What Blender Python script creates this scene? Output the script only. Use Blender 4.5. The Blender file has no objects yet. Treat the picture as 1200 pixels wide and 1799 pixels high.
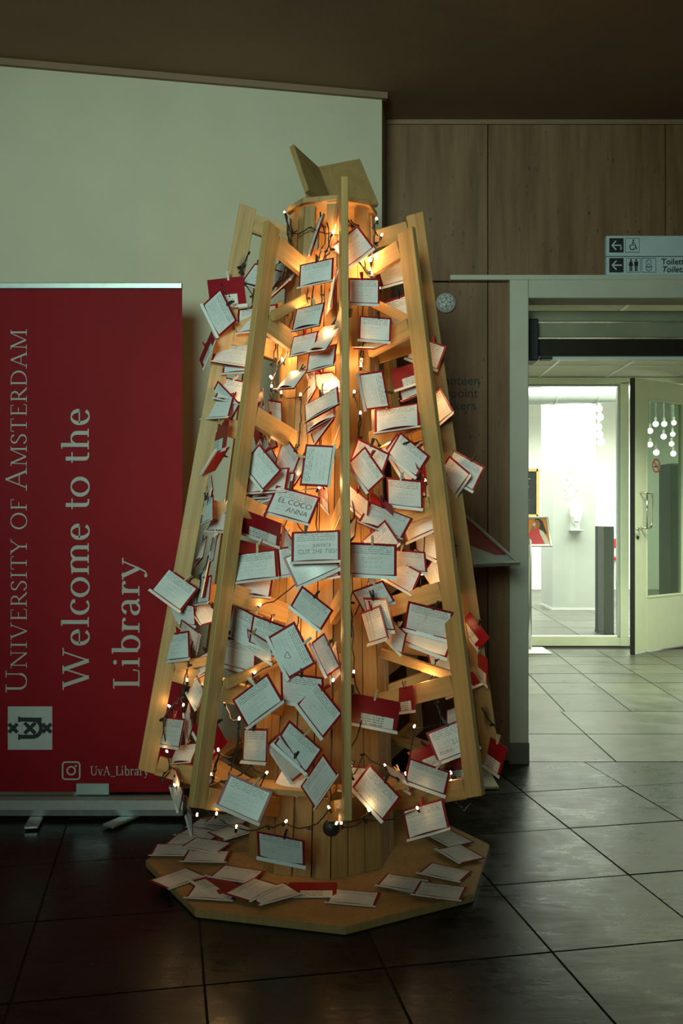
import bpy, bmesh, math, random
from mathutils import Vector, Matrix
random.seed(7)
S = bpy.context.scene
COL = S.collection
R = math.radians
# ------------------------------------------------------------------ camera, world, lights
F = 1667.0                      # focal length in pixels of a 1200x1799 frame
EYE = 1.2
cd = bpy.data.cameras.new('camera'); cam = bpy.data.objects.new('camera', cd); COL.objects.link(cam)
cam.location = (0, 0, EYE); cam.rotation_euler = (R(90), 0, 0)
cd.sensor_fit = 'VERTICAL'; cd.sensor_height = 36.0; cd.lens = 36.0*F/1799.0
cd.clip_start = .05; cd.clip_end = 100
S.camera = cam
S.view_settings.view_transform = 'Standard'; S.view_settings.look = 'None'
S.view_settings.gamma = 1; S.view_settings.use_curve_mapping = False
S.view_settings.exposure = 0.0
w = bpy.data.worlds.new('world'); S.world = w; w.use_nodes = True
bg = w.node_tree.nodes['Background']; bg.inputs[0].default_value = (.55, .6, .5, 1); bg.inputs[1].default_value = .009
def area_light(name, loc, target, sx, sy, power, color, spread=180):
    l = bpy.data.lights.new(name, 'AREA'); l.shape = 'RECTANGLE'; l.size = sx; l.size_y = sy
    l.energy = power; l.color = color; l.spread = R(spread)
    o = bpy.data.objects.new(name, l); COL.objects.link(o); o.location = loc
    o.rotation_euler = (Vector(target)-Vector(loc)).to_track_quat('-Z', 'Y').to_euler()
    return o
kl = bpy.data.lights.new('hall_key_light', 'SPOT'); kl.energy = 760; kl.color = (.66, 1.0, .84); kl.spot_size = R(52); kl.spot_blend = 1.0; kl.shadow_soft_size = .8  # unseen light from behind the camera; soft cone shaped to imitate lens vignette
ko = bpy.data.objects.new('hall_key_light', kl); COL.objects.link(ko); ko.location = (-1.05, -2.1, 2.35)
ko.rotation_euler = (Vector((-.3, 4.0, 2.0))-ko.location).to_track_quat('-Z', 'Y').to_euler()
area_light('canteen_ceiling_light', (3.2, 11.6, 2.92), (3.2, 11.6, 0), 4.5, 4.0, 600, (.97, 1.0, .92), 150)
area_light('corridor_ceiling_light', (2.3, 6.6, 2.37), (2.3, 6.6, 0), .9, .9, 50, (.92, 1.0, .66), 130)

# ------------------------------------------------------------------ helpers
def ray(px, py): return ((px-600.0)/F, (py-899.5)/F)
def at(px, py, y):
    u, v = ray(px, py); return Vector((u*y, y, EYE-v*y))
def link(name, data, parent=None, mw=None):
    o = bpy.data.objects.new(name, data); COL.objects.link(o)
    if parent is not None: o.parent = parent
    if mw is not None: o.matrix_world = mw
    return o
def tag(o, label=None, cat=None, group=None, kind=None):
    if label: o['label'] = label
    if cat: o['category'] = cat
    if group: o['group'] = group
    if kind: o['kind'] = kind
    return o
def empty(name, loc=(0, 0, 0)):
    o = bpy.data.objects.new(name, None); COL.objects.link(o); o.location = loc; o.empty_display_size = .05
    return o
def mesh_from_bm(name, bm, mat, smooth=False):
    me = bpy.data.meshes.new(name); bm.to_mesh(me); bm.free()
    me.materials.append(mat)
    if smooth:
        for p in me.polygons: p.use_smooth = True
    return me
def bm_box(bm, c, s, m=None):
    r = bmesh.ops.create_cube(bm, size=1.0)
    M = Matrix.Translation(c) @ Matrix.Diagonal((s[0], s[1], s[2], 1))
    if m is not None: M = m @ M
    bmesh.ops.transform(bm, matrix=M, verts=r['verts']); return r['verts']
def box_mesh(name, s, mat, bevel=0.0, c=(0, 0, 0)):
    bm = bmesh.new(); bm_box(bm, c, s)
    if bevel > 0: bmesh.ops.bevel(bm, geom=bm.edges[:], offset=bevel, segments=1, affect='EDGES')
    return mesh_from_bm(name, bm, mat)
def box(name, c, s, mat, parent=None, bevel=0.0, rotz=0.0):
    """box centred at world c; parents are at known transforms, so use plain local placement"""
    o = bpy.data.objects.new(name, box_mesh(name, s, mat, bevel)); COL.objects.link(o)
    if parent is not None:
        o.parent = parent; o.matrix_parent_inverse = PINV(parent)
    o.location = c; o.rotation_euler = (0, 0, rotz)
    return o
def world_of(o):
    m = o.matrix_basis.copy()
    if o.parent is not None: m = world_of(o.parent) @ o.matrix_parent_inverse @ m
    return m
def PINV(o): return world_of(o).inverted()
def put(name, me, M, parent=None):
    """object with mesh data me at world matrix M"""
    o = bpy.data.objects.new(name, me); COL.objects.link(o)
    if parent is not None:
        o.parent = parent; o.matrix_parent_inverse = PINV(parent)
    o.matrix_basis = M
    return o
def frame_matrix(p0, p1, side):
    """local z from p0 to p1, local x as near to side as possible, origin in the middle"""
    z = (p1-p0).normalized(); x = (side - z*side.dot(z)).normalized(); y = z.cross(x)
    M = Matrix((x, y, z)).transposed().to_4x4(); M.translation = (p0+p1)/2
    return M
def plank(name, p0, p1, side, wx, wy, mat, parent=None, bevel=.0015):
    return put(name, box_mesh(name, (wx, wy, (p1-p0).length), mat, bevel), frame_matrix(p0, p1, side), parent)
def prism(bm, pts, z0, z1):
    lo = [bm.verts.new((p[0], p[1], z0)) for p in pts]; hi = [bm.verts.new((p[0], p[1], z1)) for p in pts]
    n = len(pts); bm.faces.new(list(reversed(lo))); bm.faces.new(hi)
    for i in range(n): bm.faces.new((lo[i], lo[(i+1) % n], hi[(i+1) % n], hi[i]))
def tube(bm, pts, r, n=6):
    rings = []
    for i, p in enumerate(pts):
        a = pts[max(i-1, 0)]; b = pts[min(i+1, len(pts)-1)]
        d = (b-a)
        if d.length < 1e-6: d = Vector((0, 0, 1))
        d.normalize()
        s = Vector((0, 0, 1)) if abs(d.z) < .9 else Vector((1, 0, 0))
        x = d.cross(s).normalized(); y = d.cross(x)
        rings.append([bm.verts.new(p + x*r*math.cos(2*math.pi*k/n) + y*r*math.sin(2*math.pi*k/n)) for k in range(n)])
    for i in range(len(rings)-1):
        for k in range(n):
            bm.faces.new((rings[i][k], rings[i][(k+1) % n], rings[i+1][(k+1) % n], rings[i+1][k]))
    bm.faces.new(list(reversed(rings[0]))); bm.faces.new(rings[-1])
def lathe(bm, prof, n=20, M=None):
    rings = []
    for (r, z) in prof:
        r = max(r, 1e-4)
        rings.append([bm.verts.new((r*math.cos(2*math.pi*k/n), r*math.sin(2*math.pi*k/n), z)) for k in range(n)])
    for i in range(len(rings)-1):
        for k in range(n):
            bm.faces.new((rings[i][k], rings[i][(k+1) % n], rings[i+1][(k+1) % n], rings[i+1][k]))
    bm.faces.new(list(reversed(rings[0]))); bm.faces.new(rings[-1])
    if M is not None: bmesh.ops.transform(bm, matrix=M, verts=[v for rg in rings for v in rg])
YNEG = Matrix.Rotation(R(90), 4, 'X')       # local z -> world -y (facing the camera)

# ------------------------------------------------------------------ materials
def new_mat(name):
    m = bpy.data.materials.new(name); m.use_nodes = True
    nt = m.node_tree; b = nt.nodes['Principled BSDF']
    return m, nt, b
def N(nt, t, **kw):
    n = nt.nodes.new(t)
    for k, v in kw.items(): setattr(n, k, v)
    return n
def mth(nt, op, a, b=None, c=None, clamp=False):
    n = nt.nodes.new('ShaderNodeMath'); n.operation = op; n.use_clamp = clamp
    for i, v in enumerate((a, b, c)):
        if v is None: continue
        if isinstance(v, (int, float)): n.inputs[i].default_value = v
        else: nt.links.new(v, n.inputs[i])
    return n.outputs[0]
def ramp(nt, fac, stops):
    n = nt.nodes.new('ShaderNodeValToRGB'); cr = n.color_ramp
    while len(cr.elements) < len(stops): cr.elements.new(.5)
    for e, (p, c) in zip(cr.elements, stops):
        e.position = p; e.color = (c[0], c[1], c[2], 1)
    nt.links.new(fac, n.inputs[0]); return n.outputs[0]
def noise(nt, vec, scale, detail=4, rough=.55):
    n = nt.nodes.new('ShaderNodeTexNoise'); n.inputs['Scale'].default_value = scale
    n.inputs['Detail'].default_value = detail; n.inputs['Roughness'].default_value = rough
    if vec is not None: nt.links.new(vec, n.inputs['Vector'])
    return n.outputs['Fac']
def mapping(nt, vec, scale=(1, 1, 1), loc=None):
    n = nt.nodes.new('ShaderNodeMapping'); nt.links.new(vec, n.inputs['Vector'])
    n.inputs['Scale'].default_value = scale
    if loc is not None: nt.links.new(loc, n.inputs['Location'])
    return n.outputs[0]
def bump(nt, b, h, strength=.3, dist=.01):
    n = nt.nodes.new('ShaderNodeBump'); n.inputs['Strength'].default_value = strength; n.inputs['Distance'].default_value = dist
    nt.links.new(h, n.inputs['Height']); nt.links.new(n.outputs[0], b.inputs['Normal'])
def mix(nt, fac, a, b):
    n = nt.nodes.new('ShaderNodeMix'); n.data_type = 'RGBA'
    for i, v in ((0, fac), (6, a), (7, b)):
        if isinstance(v, (int, float)): n.inputs[i].default_value = v
        elif isinstance(v, tuple): n.inputs[i].default_value = (v[0], v[1], v[2], 1)
        else: nt.links.new(v, n.inputs[i])
    return n.outputs[2]
def plain(name, col, rough=.6, metal=0.0, var=.06, scale=12):
    m, nt, b = new_mat(name)
    tc = N(nt, 'ShaderNodeTexCoord').outputs['Object']
    f = noise(nt, tc, scale, 3)
    lo = tuple(c*(1-var) for c in col); hi = tuple(min(1, c*(1+var)) for c in col)
    nt.links.new(ramp(nt, f, [(.3, lo), (.7, hi)]), b.inputs['Base Color'])
    b.inputs['Roughness'].default_value = rough; b.inputs['Metallic'].default_value = metal
    return m
def emis(name, col, strength):
    m, nt, b = new_mat(name)
    b.inputs['Base Color'].default_value = (*col, 1)
    b.inputs['Emission Color'].default_value = (*col, 1); b.inputs['Emission Strength'].default_value = strength
    return m
def wood(name, a, b_, c, rough=.5, knots=True):
    m, nt, b = new_mat(name)
    tc = N(nt, 'ShaderNodeTexCoord').outputs['Object']
    rnd = N(nt, 'ShaderNodeObjectInfo').outputs['Random']
    off = N(nt, 'ShaderNodeCombineXYZ')
    nt.links.new(mth(nt, 'MULTIPLY', rnd, 37.0), off.inputs[0]); nt.links.new(mth(nt, 'MULTIPLY', rnd, 91.0), off.inputs[2])
    v = mapping(nt, tc, (1, 1, 1), off.outputs[0])
    g = noise(nt, mapping(nt, v, (55, 55, 2.2)), 1.0, 5, .6)
    g2 = noise(nt, mapping(nt, v, (210, 210, 5)), 1.0, 2, .5)
    f = mth(nt, 'ADD', mth(nt, 'MULTIPLY', g, .75), mth(nt, 'MULTIPLY', g2, .25))
    colr = ramp(nt, f, [(.33, a), (.5, b_), (.68, c)])
    if knots:
        vo = N(nt, 'ShaderNodeTexVoronoi'); vo.inputs['Scale'].default_value = 1.0
        nt.links.new(mapping(nt, v, (9, 9, 3.2)), vo.inputs['Vector'])
        k = ramp(nt, vo.outputs['Distance'], [(.07, (1, 1, 1)), (.17, (0, 0, 0))])
        colr = mix(nt, mth(nt, 'MULTIPLY', k, .8), colr, (.11, .05, .02))
    nt.links.new(colr, b.inputs['Base Color'])
    b.inputs['Roughness'].default_value = rough
    bump(nt, b, f, .15, .004)
    return m
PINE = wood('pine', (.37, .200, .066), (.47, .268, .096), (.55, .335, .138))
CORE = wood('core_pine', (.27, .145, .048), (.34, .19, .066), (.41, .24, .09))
PLY = wood('plywood', (.32, .18, .066), (.38, .222, .086), (.42, .258, .108), .45, False)
PLYEDGE = wood('plywood_edge', (.40, .26, .11), (.62, .45, .2), (.45, .29, .13), .6, False)
CARD_RED = plain('card_red', (.25, .006, .014), .35, 0, .12, 30)
LIP = plain('card_lip_white', (.72, .73, .72), .4)
BLACKPL = plain('black_cable', (.012, .011, .010), .45)
PEGW = plain('peg_wood', (.55, .40, .22), .6)
PEGD = plain('peg_dark', (.02, .016, .014), .5)
PEGR = plain('peg_red', (.35, .01, .012), .4)
PEGWH = plain('peg_white', (.6, .6, .57), .4)
PENCIL = plain('pencil', (.09, .09, .10), .7)
INK = plain('ink', (.035, .04, .045), .7)
WHITEPAINT = plain('white_door_paint', (.80, .84, .66), .38, 0, .03)
FRAMEPAINT = plain('frame_paint', (.58, .54, .44), .45, 0, .05, 5)
ALU = plain('brushed_aluminium', (.50, .55, .54), .38, .75, .06, 40)
SILVER = plain('silver_frame', (.48, .50, .48), .35, .8)
CHROME = plain('chrome', (.75, .75, .72), .12, 1.0, .02)
PLINTHG = plain('plinth_grey', (.16, .14, .11), .6)
DARKMETAL = plain('dark_bronze', (.035, .022, .016), .35, .3)
BRONZE = plain('polished_bronze', (.46, .44, .31), .22, .35, .15, 3)
SIGNBLACK = plain('sign_black', (.012, .013, .014), .5)
SIGNALU = plain('sign_panel', (.60, .68, .72), .42, .1, .05, 20)
DARKGREY = plain('charcoal_panel', (.035, .045, .05), .6)
PLWHITE = plain('white_plastic', (.75, .76, .72), .35, 0, .02)
REDSEAT = plain('red_seat', (.55, .02, .03), .4)
GOLD = plain('gold_frame', (.62, .42, .14), .45, .2)
CHALK = plain('chalkboard', (.018, .022, .02), .8, 0, .3)
CHALKMARK = plain('chalk', (.7, .72, .7), .9)
DUCTM = plain('galvanised_duct', (.55, .60, .58), .4, .5)
STICK_RED = plain('sticker_red', (.68, .12, .07), .5)
STICK_W = plain('sticker_white', (.78, .78, .72), .5)
BAN_TXT = plain('banner_print_grey', (.40, .39, .37), .6)
BAN_WHITE = plain('banner_print_white', (.42, .43, .42), .6)
LOGOGREY = plain('logo_light', (.92, .93, .9), .5)
def banner_mat():
    m, nt, b = new_mat('banner_red')
    tc = N(nt, 'ShaderNodeTexCoord').outputs['Object']
    f = noise(nt, mapping(nt, tc, (3, 3, .5)), 1.0, 2)
    nt.links.new(ramp(nt, f, [(.3, (.215, .0045, .010)), (.7, (.24, .0055, .012))]), b.inputs['Base Color'])
    b.inputs['Roughness'].default_value = .6; b.inputs['Specular IOR Level'].default_value = .12
    bump(nt, b, noise(nt, mapping(nt, tc, (5, 5, .7)), 1, 2), .12, .02)
    return m
BANNER = banner_mat()
def plaster(name, col, bs=.12, sc=220):
    m, nt, b = new_mat(name)
    tc = N(nt, 'ShaderNodeTexCoord').outputs['Object']
    f = noise(nt, tc, 1.7, 4); g = noise(nt, tc, sc, 2)
    nt.links.new(ramp(nt, f, [(.3, tuple(c*.93 for c in col)), (.7, tuple(c*1.05 for c in col))]), b.inputs['Base Color'])
    b.inputs['Roughness'].default_value = .85; bump(nt, b, g, bs, .004)
    return m
WALLWHITE = plaster('painted_plaster', (.64, .56, .42))
CEIL = plaster('brown_ceiling', (.27, .165, .10), .2, 90)
ROOMWHITE = plaster('room_white', (.82, .84, .78), .05)
PILLARW = plaster('pillar_paint', (.50, .54, .49), .05)
CTILE = plaster('ceiling_tile', (.52, .52, .40), .2, 60)
def travertine():
    m, nt, b = new_mat('travertine')
    tc = N(nt, 'ShaderNodeTexCoord').outputs['Object']
    rnd = N(nt, 'ShaderNodeObjectInfo').outputs['Random']
    off = N(nt, 'ShaderNodeCombineXYZ'); nt.links.new(mth(nt, 'MULTIPLY', rnd, 50.0), off.inputs[0])
    v = mapping(nt, tc, (1, 1, 1), off.outputs[0])
    a = noise(nt, mapping(nt, v, (9, 9, 1.1)), 1.0, 6, .62)
    bnd = noise(nt, mapping(nt, v, (30, 30, 2.0)), 1.0, 4, .6)
    f = mth(nt, 'ADD', mth(nt, 'MULTIPLY', a, .6), mth(nt, 'MULTIPLY', bnd, .4))
    c = ramp(nt, f, [(.3, (.115, .048, .018)), (.5, (.215, .104, .044)), (.7, (.305, .158, .072))])
    pit = noise(nt, mapping(nt, v, (60, 60, 16)), 1.0, 3, .7)
    msk = noise(nt, mapping(nt, v, (7, 7, 2.5)), 1.0, 2)
    pm = mth(nt, 'MULTIPLY', mth(nt, 'GREATER_THAN', pit, .66), mth(nt, 'GREATER_THAN', msk, .5))
    nt.links.new(mix(nt, mth(nt, 'MULTIPLY', pm, .75), c, (.03, .02, .012)), b.inputs['Base Color'])
    b.inputs['Roughness'].default_value = .55
    bump(nt, b, mth(nt, 'SUBTRACT', f, pm), .25, .004)
    return m
TRAV = travertine()
def slate(name, lo, hi, r0, r1, spec=.5):
    m, nt, b = new_mat(name)
    g = N(nt, 'ShaderNodeNewGeometry').outputs['Position']
    rnd = N(nt, 'ShaderNodeObjectInfo').outputs['Random']
    off = N(nt, 'ShaderNodeCombineXYZ'); nt.links.new(mth(nt, 'MULTIPLY', rnd, 30.0), off.inputs[2])
    v = mapping(nt, g, (1, 1, 1), off.outputs[0])
    a = noise(nt, v, 4.0, 7, .65); c = noise(nt, mapping(nt, v, (6, 22, 1)), 1.5, 5, .65)
    f = mth(nt, 'ADD', mth(nt, 'MULTIPLY', a, .6), mth(nt, 'MULTIPLY', c, .4))
    f2 = mth(nt, 'ADD', f, mth(nt, 'MULTIPLY', mth(nt, 'SUBTRACT', rnd, .5), .24))
    nt.links.new(ramp(nt, f2, [(.34, lo), (.66, hi)]), b.inputs['Base Color'])
    rr = N(nt, 'ShaderNodeMapRange'); rr.inputs[1].default_value = .35; rr.inputs[2].default_value = .65
    rr.inputs[3].default_value = r0; rr.inputs[4].default_value = r1
    nt.links.new(f, rr.inputs[0]); nt.links.new(rr.outputs[0], b.inputs['Roughness'])
    bump(nt, b, f, .35, .006); b.inputs['Specular IOR Level'].default_value = spec
    return m
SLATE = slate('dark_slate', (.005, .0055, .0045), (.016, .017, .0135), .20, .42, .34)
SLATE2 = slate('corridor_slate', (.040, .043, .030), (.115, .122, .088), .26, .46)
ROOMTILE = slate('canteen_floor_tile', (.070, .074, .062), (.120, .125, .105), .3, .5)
GROUT = plain('grout', (.010, .009, .007), .9)
def glass(name, tint, amount):
    m, nt, b = new_mat(name)
    nt.nodes.remove(b); out = nt.nodes['Material Output']
    t = N(nt, 'ShaderNodeBsdfTransparent'); t.inputs[0].default_value = (*tint, 1)
    g = N(nt, 'ShaderNodeBsdfGlossy'); g.inputs['Roughness'].default_value = .02; g.inputs[0].default_value = (.9, .95, .88, 1)
    lw = N(nt, 'ShaderNodeLayerWeight'); lw.inputs[0].default_value = .5
    fz = mth(nt, 'ADD', mth(nt, 'MULTIPLY', mth(nt, 'POWER', lw.outputs['Facing'], 5.0), .9), .04)
    mx = N(nt, 'ShaderNodeMixShader'); nt.links.new(mth(nt, 'MULTIPLY', fz, amount), mx.inputs[0])
    nt.links.new(t.outputs[0], mx.inputs[1]); nt.links.new(g.outputs[0], mx.inputs[2]); nt.links.new(mx.outputs[0], out.inputs[0])
    return m
GLASS = glass('clear_glass', (.96, .98, .94), 1.0)
GLASSD = glass('greenish_door_glass', (.44, .51, .42), 2.0)
def note_mat():
    """printed header lines, faint ruling and a scrawl that differs from card to card"""
    m, nt, b = new_mat('note_paper')
    tc = N(nt, 'ShaderNodeTexCoord').outputs['Object']
    rnd = N(nt, 'ShaderNodeObjectInfo').outputs['Random']
    sp = N(nt, 'ShaderNodeSeparateXYZ'); nt.links.new(tc, sp.inputs[0])
    x, y = sp.outputs[0], sp.outputs[1]
    row = mth(nt, 'FLOOR', mth(nt, 'DIVIDE', y, .0062)); fr = mth(nt, 'FRACT', mth(nt, 'DIVIDE', y, .0062))
    cv = N(nt, 'ShaderNodeCombineXYZ')
    nt.links.new(mth(nt, 'MULTIPLY', x, 330.0), cv.inputs[0]); nt.links.new(mth(nt, 'MULTIPLY', row, 5.3), cv.inputs[1])
    nt.links.new(mth(nt, 'MULTIPLY', rnd, 20.0), cv.inputs[2])
    chars = mth(nt, 'GREATER_THAN', noise(nt, cv.outputs[0], 1.0, 1), .44)
    line = mth(nt, 'LESS_THAN', fr, .42)
    head = mth(nt, 'GREATER_THAN', y, .0155)
    inx = mth(nt, 'LESS_THAN', mth(nt, 'ABSOLUTE', x), .059)
    print_ = mth(nt, 'MULTIPLY', mth(nt, 'MULTIPLY', mth(nt, 'MULTIPLY', chars, line), head), inx)
    rule = mth(nt, 'MULTIPLY', mth(nt, 'MULTIPLY', mth(nt, 'LESS_THAN', fr, .16), mth(nt, 'LESS_THAN', y, .0155)), inx)
    # scrawl: level sets of a noise in wide rows
    cw = N(nt, 'ShaderNodeCombineXYZ')
    nt.links.new(mth(nt, 'MULTIPLY', x, 150.0), cw.inputs[0]); nt.links.new(mth(nt, 'MULTIPLY', y, 210.0), cw.inputs[1])
    nt.links.new(mth(nt, 'MULTIPLY', rnd, 77.0), cw.inputs[2])
    sc = mth(nt, 'LESS_THAN', mth(nt, 'ABSOLUTE', mth(nt, 'SUBTRACT', noise(nt, cw.outputs[0], 1.0, 1), .5)), .022)
    f2 = mth(nt, 'FRACT', mth(nt, 'ADD', mth(nt, 'DIVIDE', y, .0135), rnd))
    rows = mth(nt, 'MULTIPLY', mth(nt, 'LESS_THAN', f2, .55), mth(nt, 'MULTIPLY', mth(nt, 'LESS_THAN', y, .012), mth(nt, 'GREATER_THAN', y, -.03)))
    ln = mth(nt, 'LESS_THAN', mth(nt, 'ADD', mth(nt, 'ABSOLUTE', x), mth(nt, 'MULTIPLY', rnd, .03)), .058)
    scr = mth(nt, 'MULTIPLY', mth(nt, 'MULTIPLY', sc, rows), ln)
    ink = mth(nt, 'ADD', mth(nt, 'ADD', mth(nt, 'MULTIPLY', print_, .62), mth(nt, 'MULTIPLY', rule, .16)), mth(nt, 'MULTIPLY', scr, .42), clamp=True)
    paper = ramp(nt, noise(nt, tc, 30, 2), [(.3, (.68, .68, .68)), (.7, (.75, .75, .75))])
    nt.links.new(mix(nt, ink, paper, (.05, .06, .08)), b.inputs['Base Color'])
    b.inputs['Roughness'].default_value = .35
    return m
NOTE = note_mat()
def label_mat():
    m, nt, b = new_mat('address_label')
    tc = N(nt, 'ShaderNodeTexCoord').outputs['Object']
    sp = N(nt, 'ShaderNodeSeparateXYZ'); nt.links.new(tc, sp.inputs[0]); x, y = sp.outputs[0], sp.outputs[1]
    row = mth(nt, 'FLOOR', mth(nt, 'DIVIDE', y, .0085)); fr = mth(nt, 'FRACT', mth(nt, 'DIVIDE', y, .0085))
    cv = N(nt, 'ShaderNodeCombineXYZ')
    nt.links.new(mth(nt, 'MULTIPLY', x, 300.0), cv.inputs[0]); nt.links.new(mth(nt, 'MULTIPLY', row, 5.3), cv.inputs[1])
    ch = mth(nt, 'GREATER_THAN', noise(nt, cv.outputs[0], 1.0, 1), .46)
    k = mth(nt, 'MULTIPLY', mth(nt, 'MULTIPLY', ch, mth(nt, 'LESS_THAN', fr, .5)), mth(nt, 'LESS_THAN', x, .022))
    nt.links.new(mix(nt, mth(nt, 'MULTIPLY', k, .75), (.66, .68, .66), (.04, .045, .05)), b.inputs['Base Color'])
    b.inputs['Roughness'].default_value = .45
    return m
LABELM = label_mat()
BULB = emis('bulb_glow', (1.0, .62, .30), 14.0); BULB.cycles.emission_sampling = 'NONE'
GLOBE = emis('globe_glow', (1.0, .97, .88), 9.0); GLOBE.cycles.emission_sampling = 'NONE'

# ------------------------------------------------------------------ lettering
def sans(text, size, mat, name='lettering', shear=0.0, bold=0.0):
    c = bpy.data.curves.new('tmp_text', 'FONT'); c.body = text; c.size = size; c.shear = shear; c.offset = bold
    c.resolution_u = 3
    o = bpy.data.objects.new('tmp_text', c); COL.objects.link(o)
    dg = bpy.context.evaluated_depsgraph_get(); dg.update()
    me = bpy.data.meshes.new_from_object(o.evaluated_get(dg))
    bpy.data.objects.remove(o); bpy.data.curves.remove(c)
    me.name = name; me.materials.clear(); me.materials.append(mat)
    return me
def extent(me):
    xs = [v.co.x for v in me.vertices]; ys = [v.co.y for v in me.vertices]
    return min(xs), max(xs), min(ys), max(ys)
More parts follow.
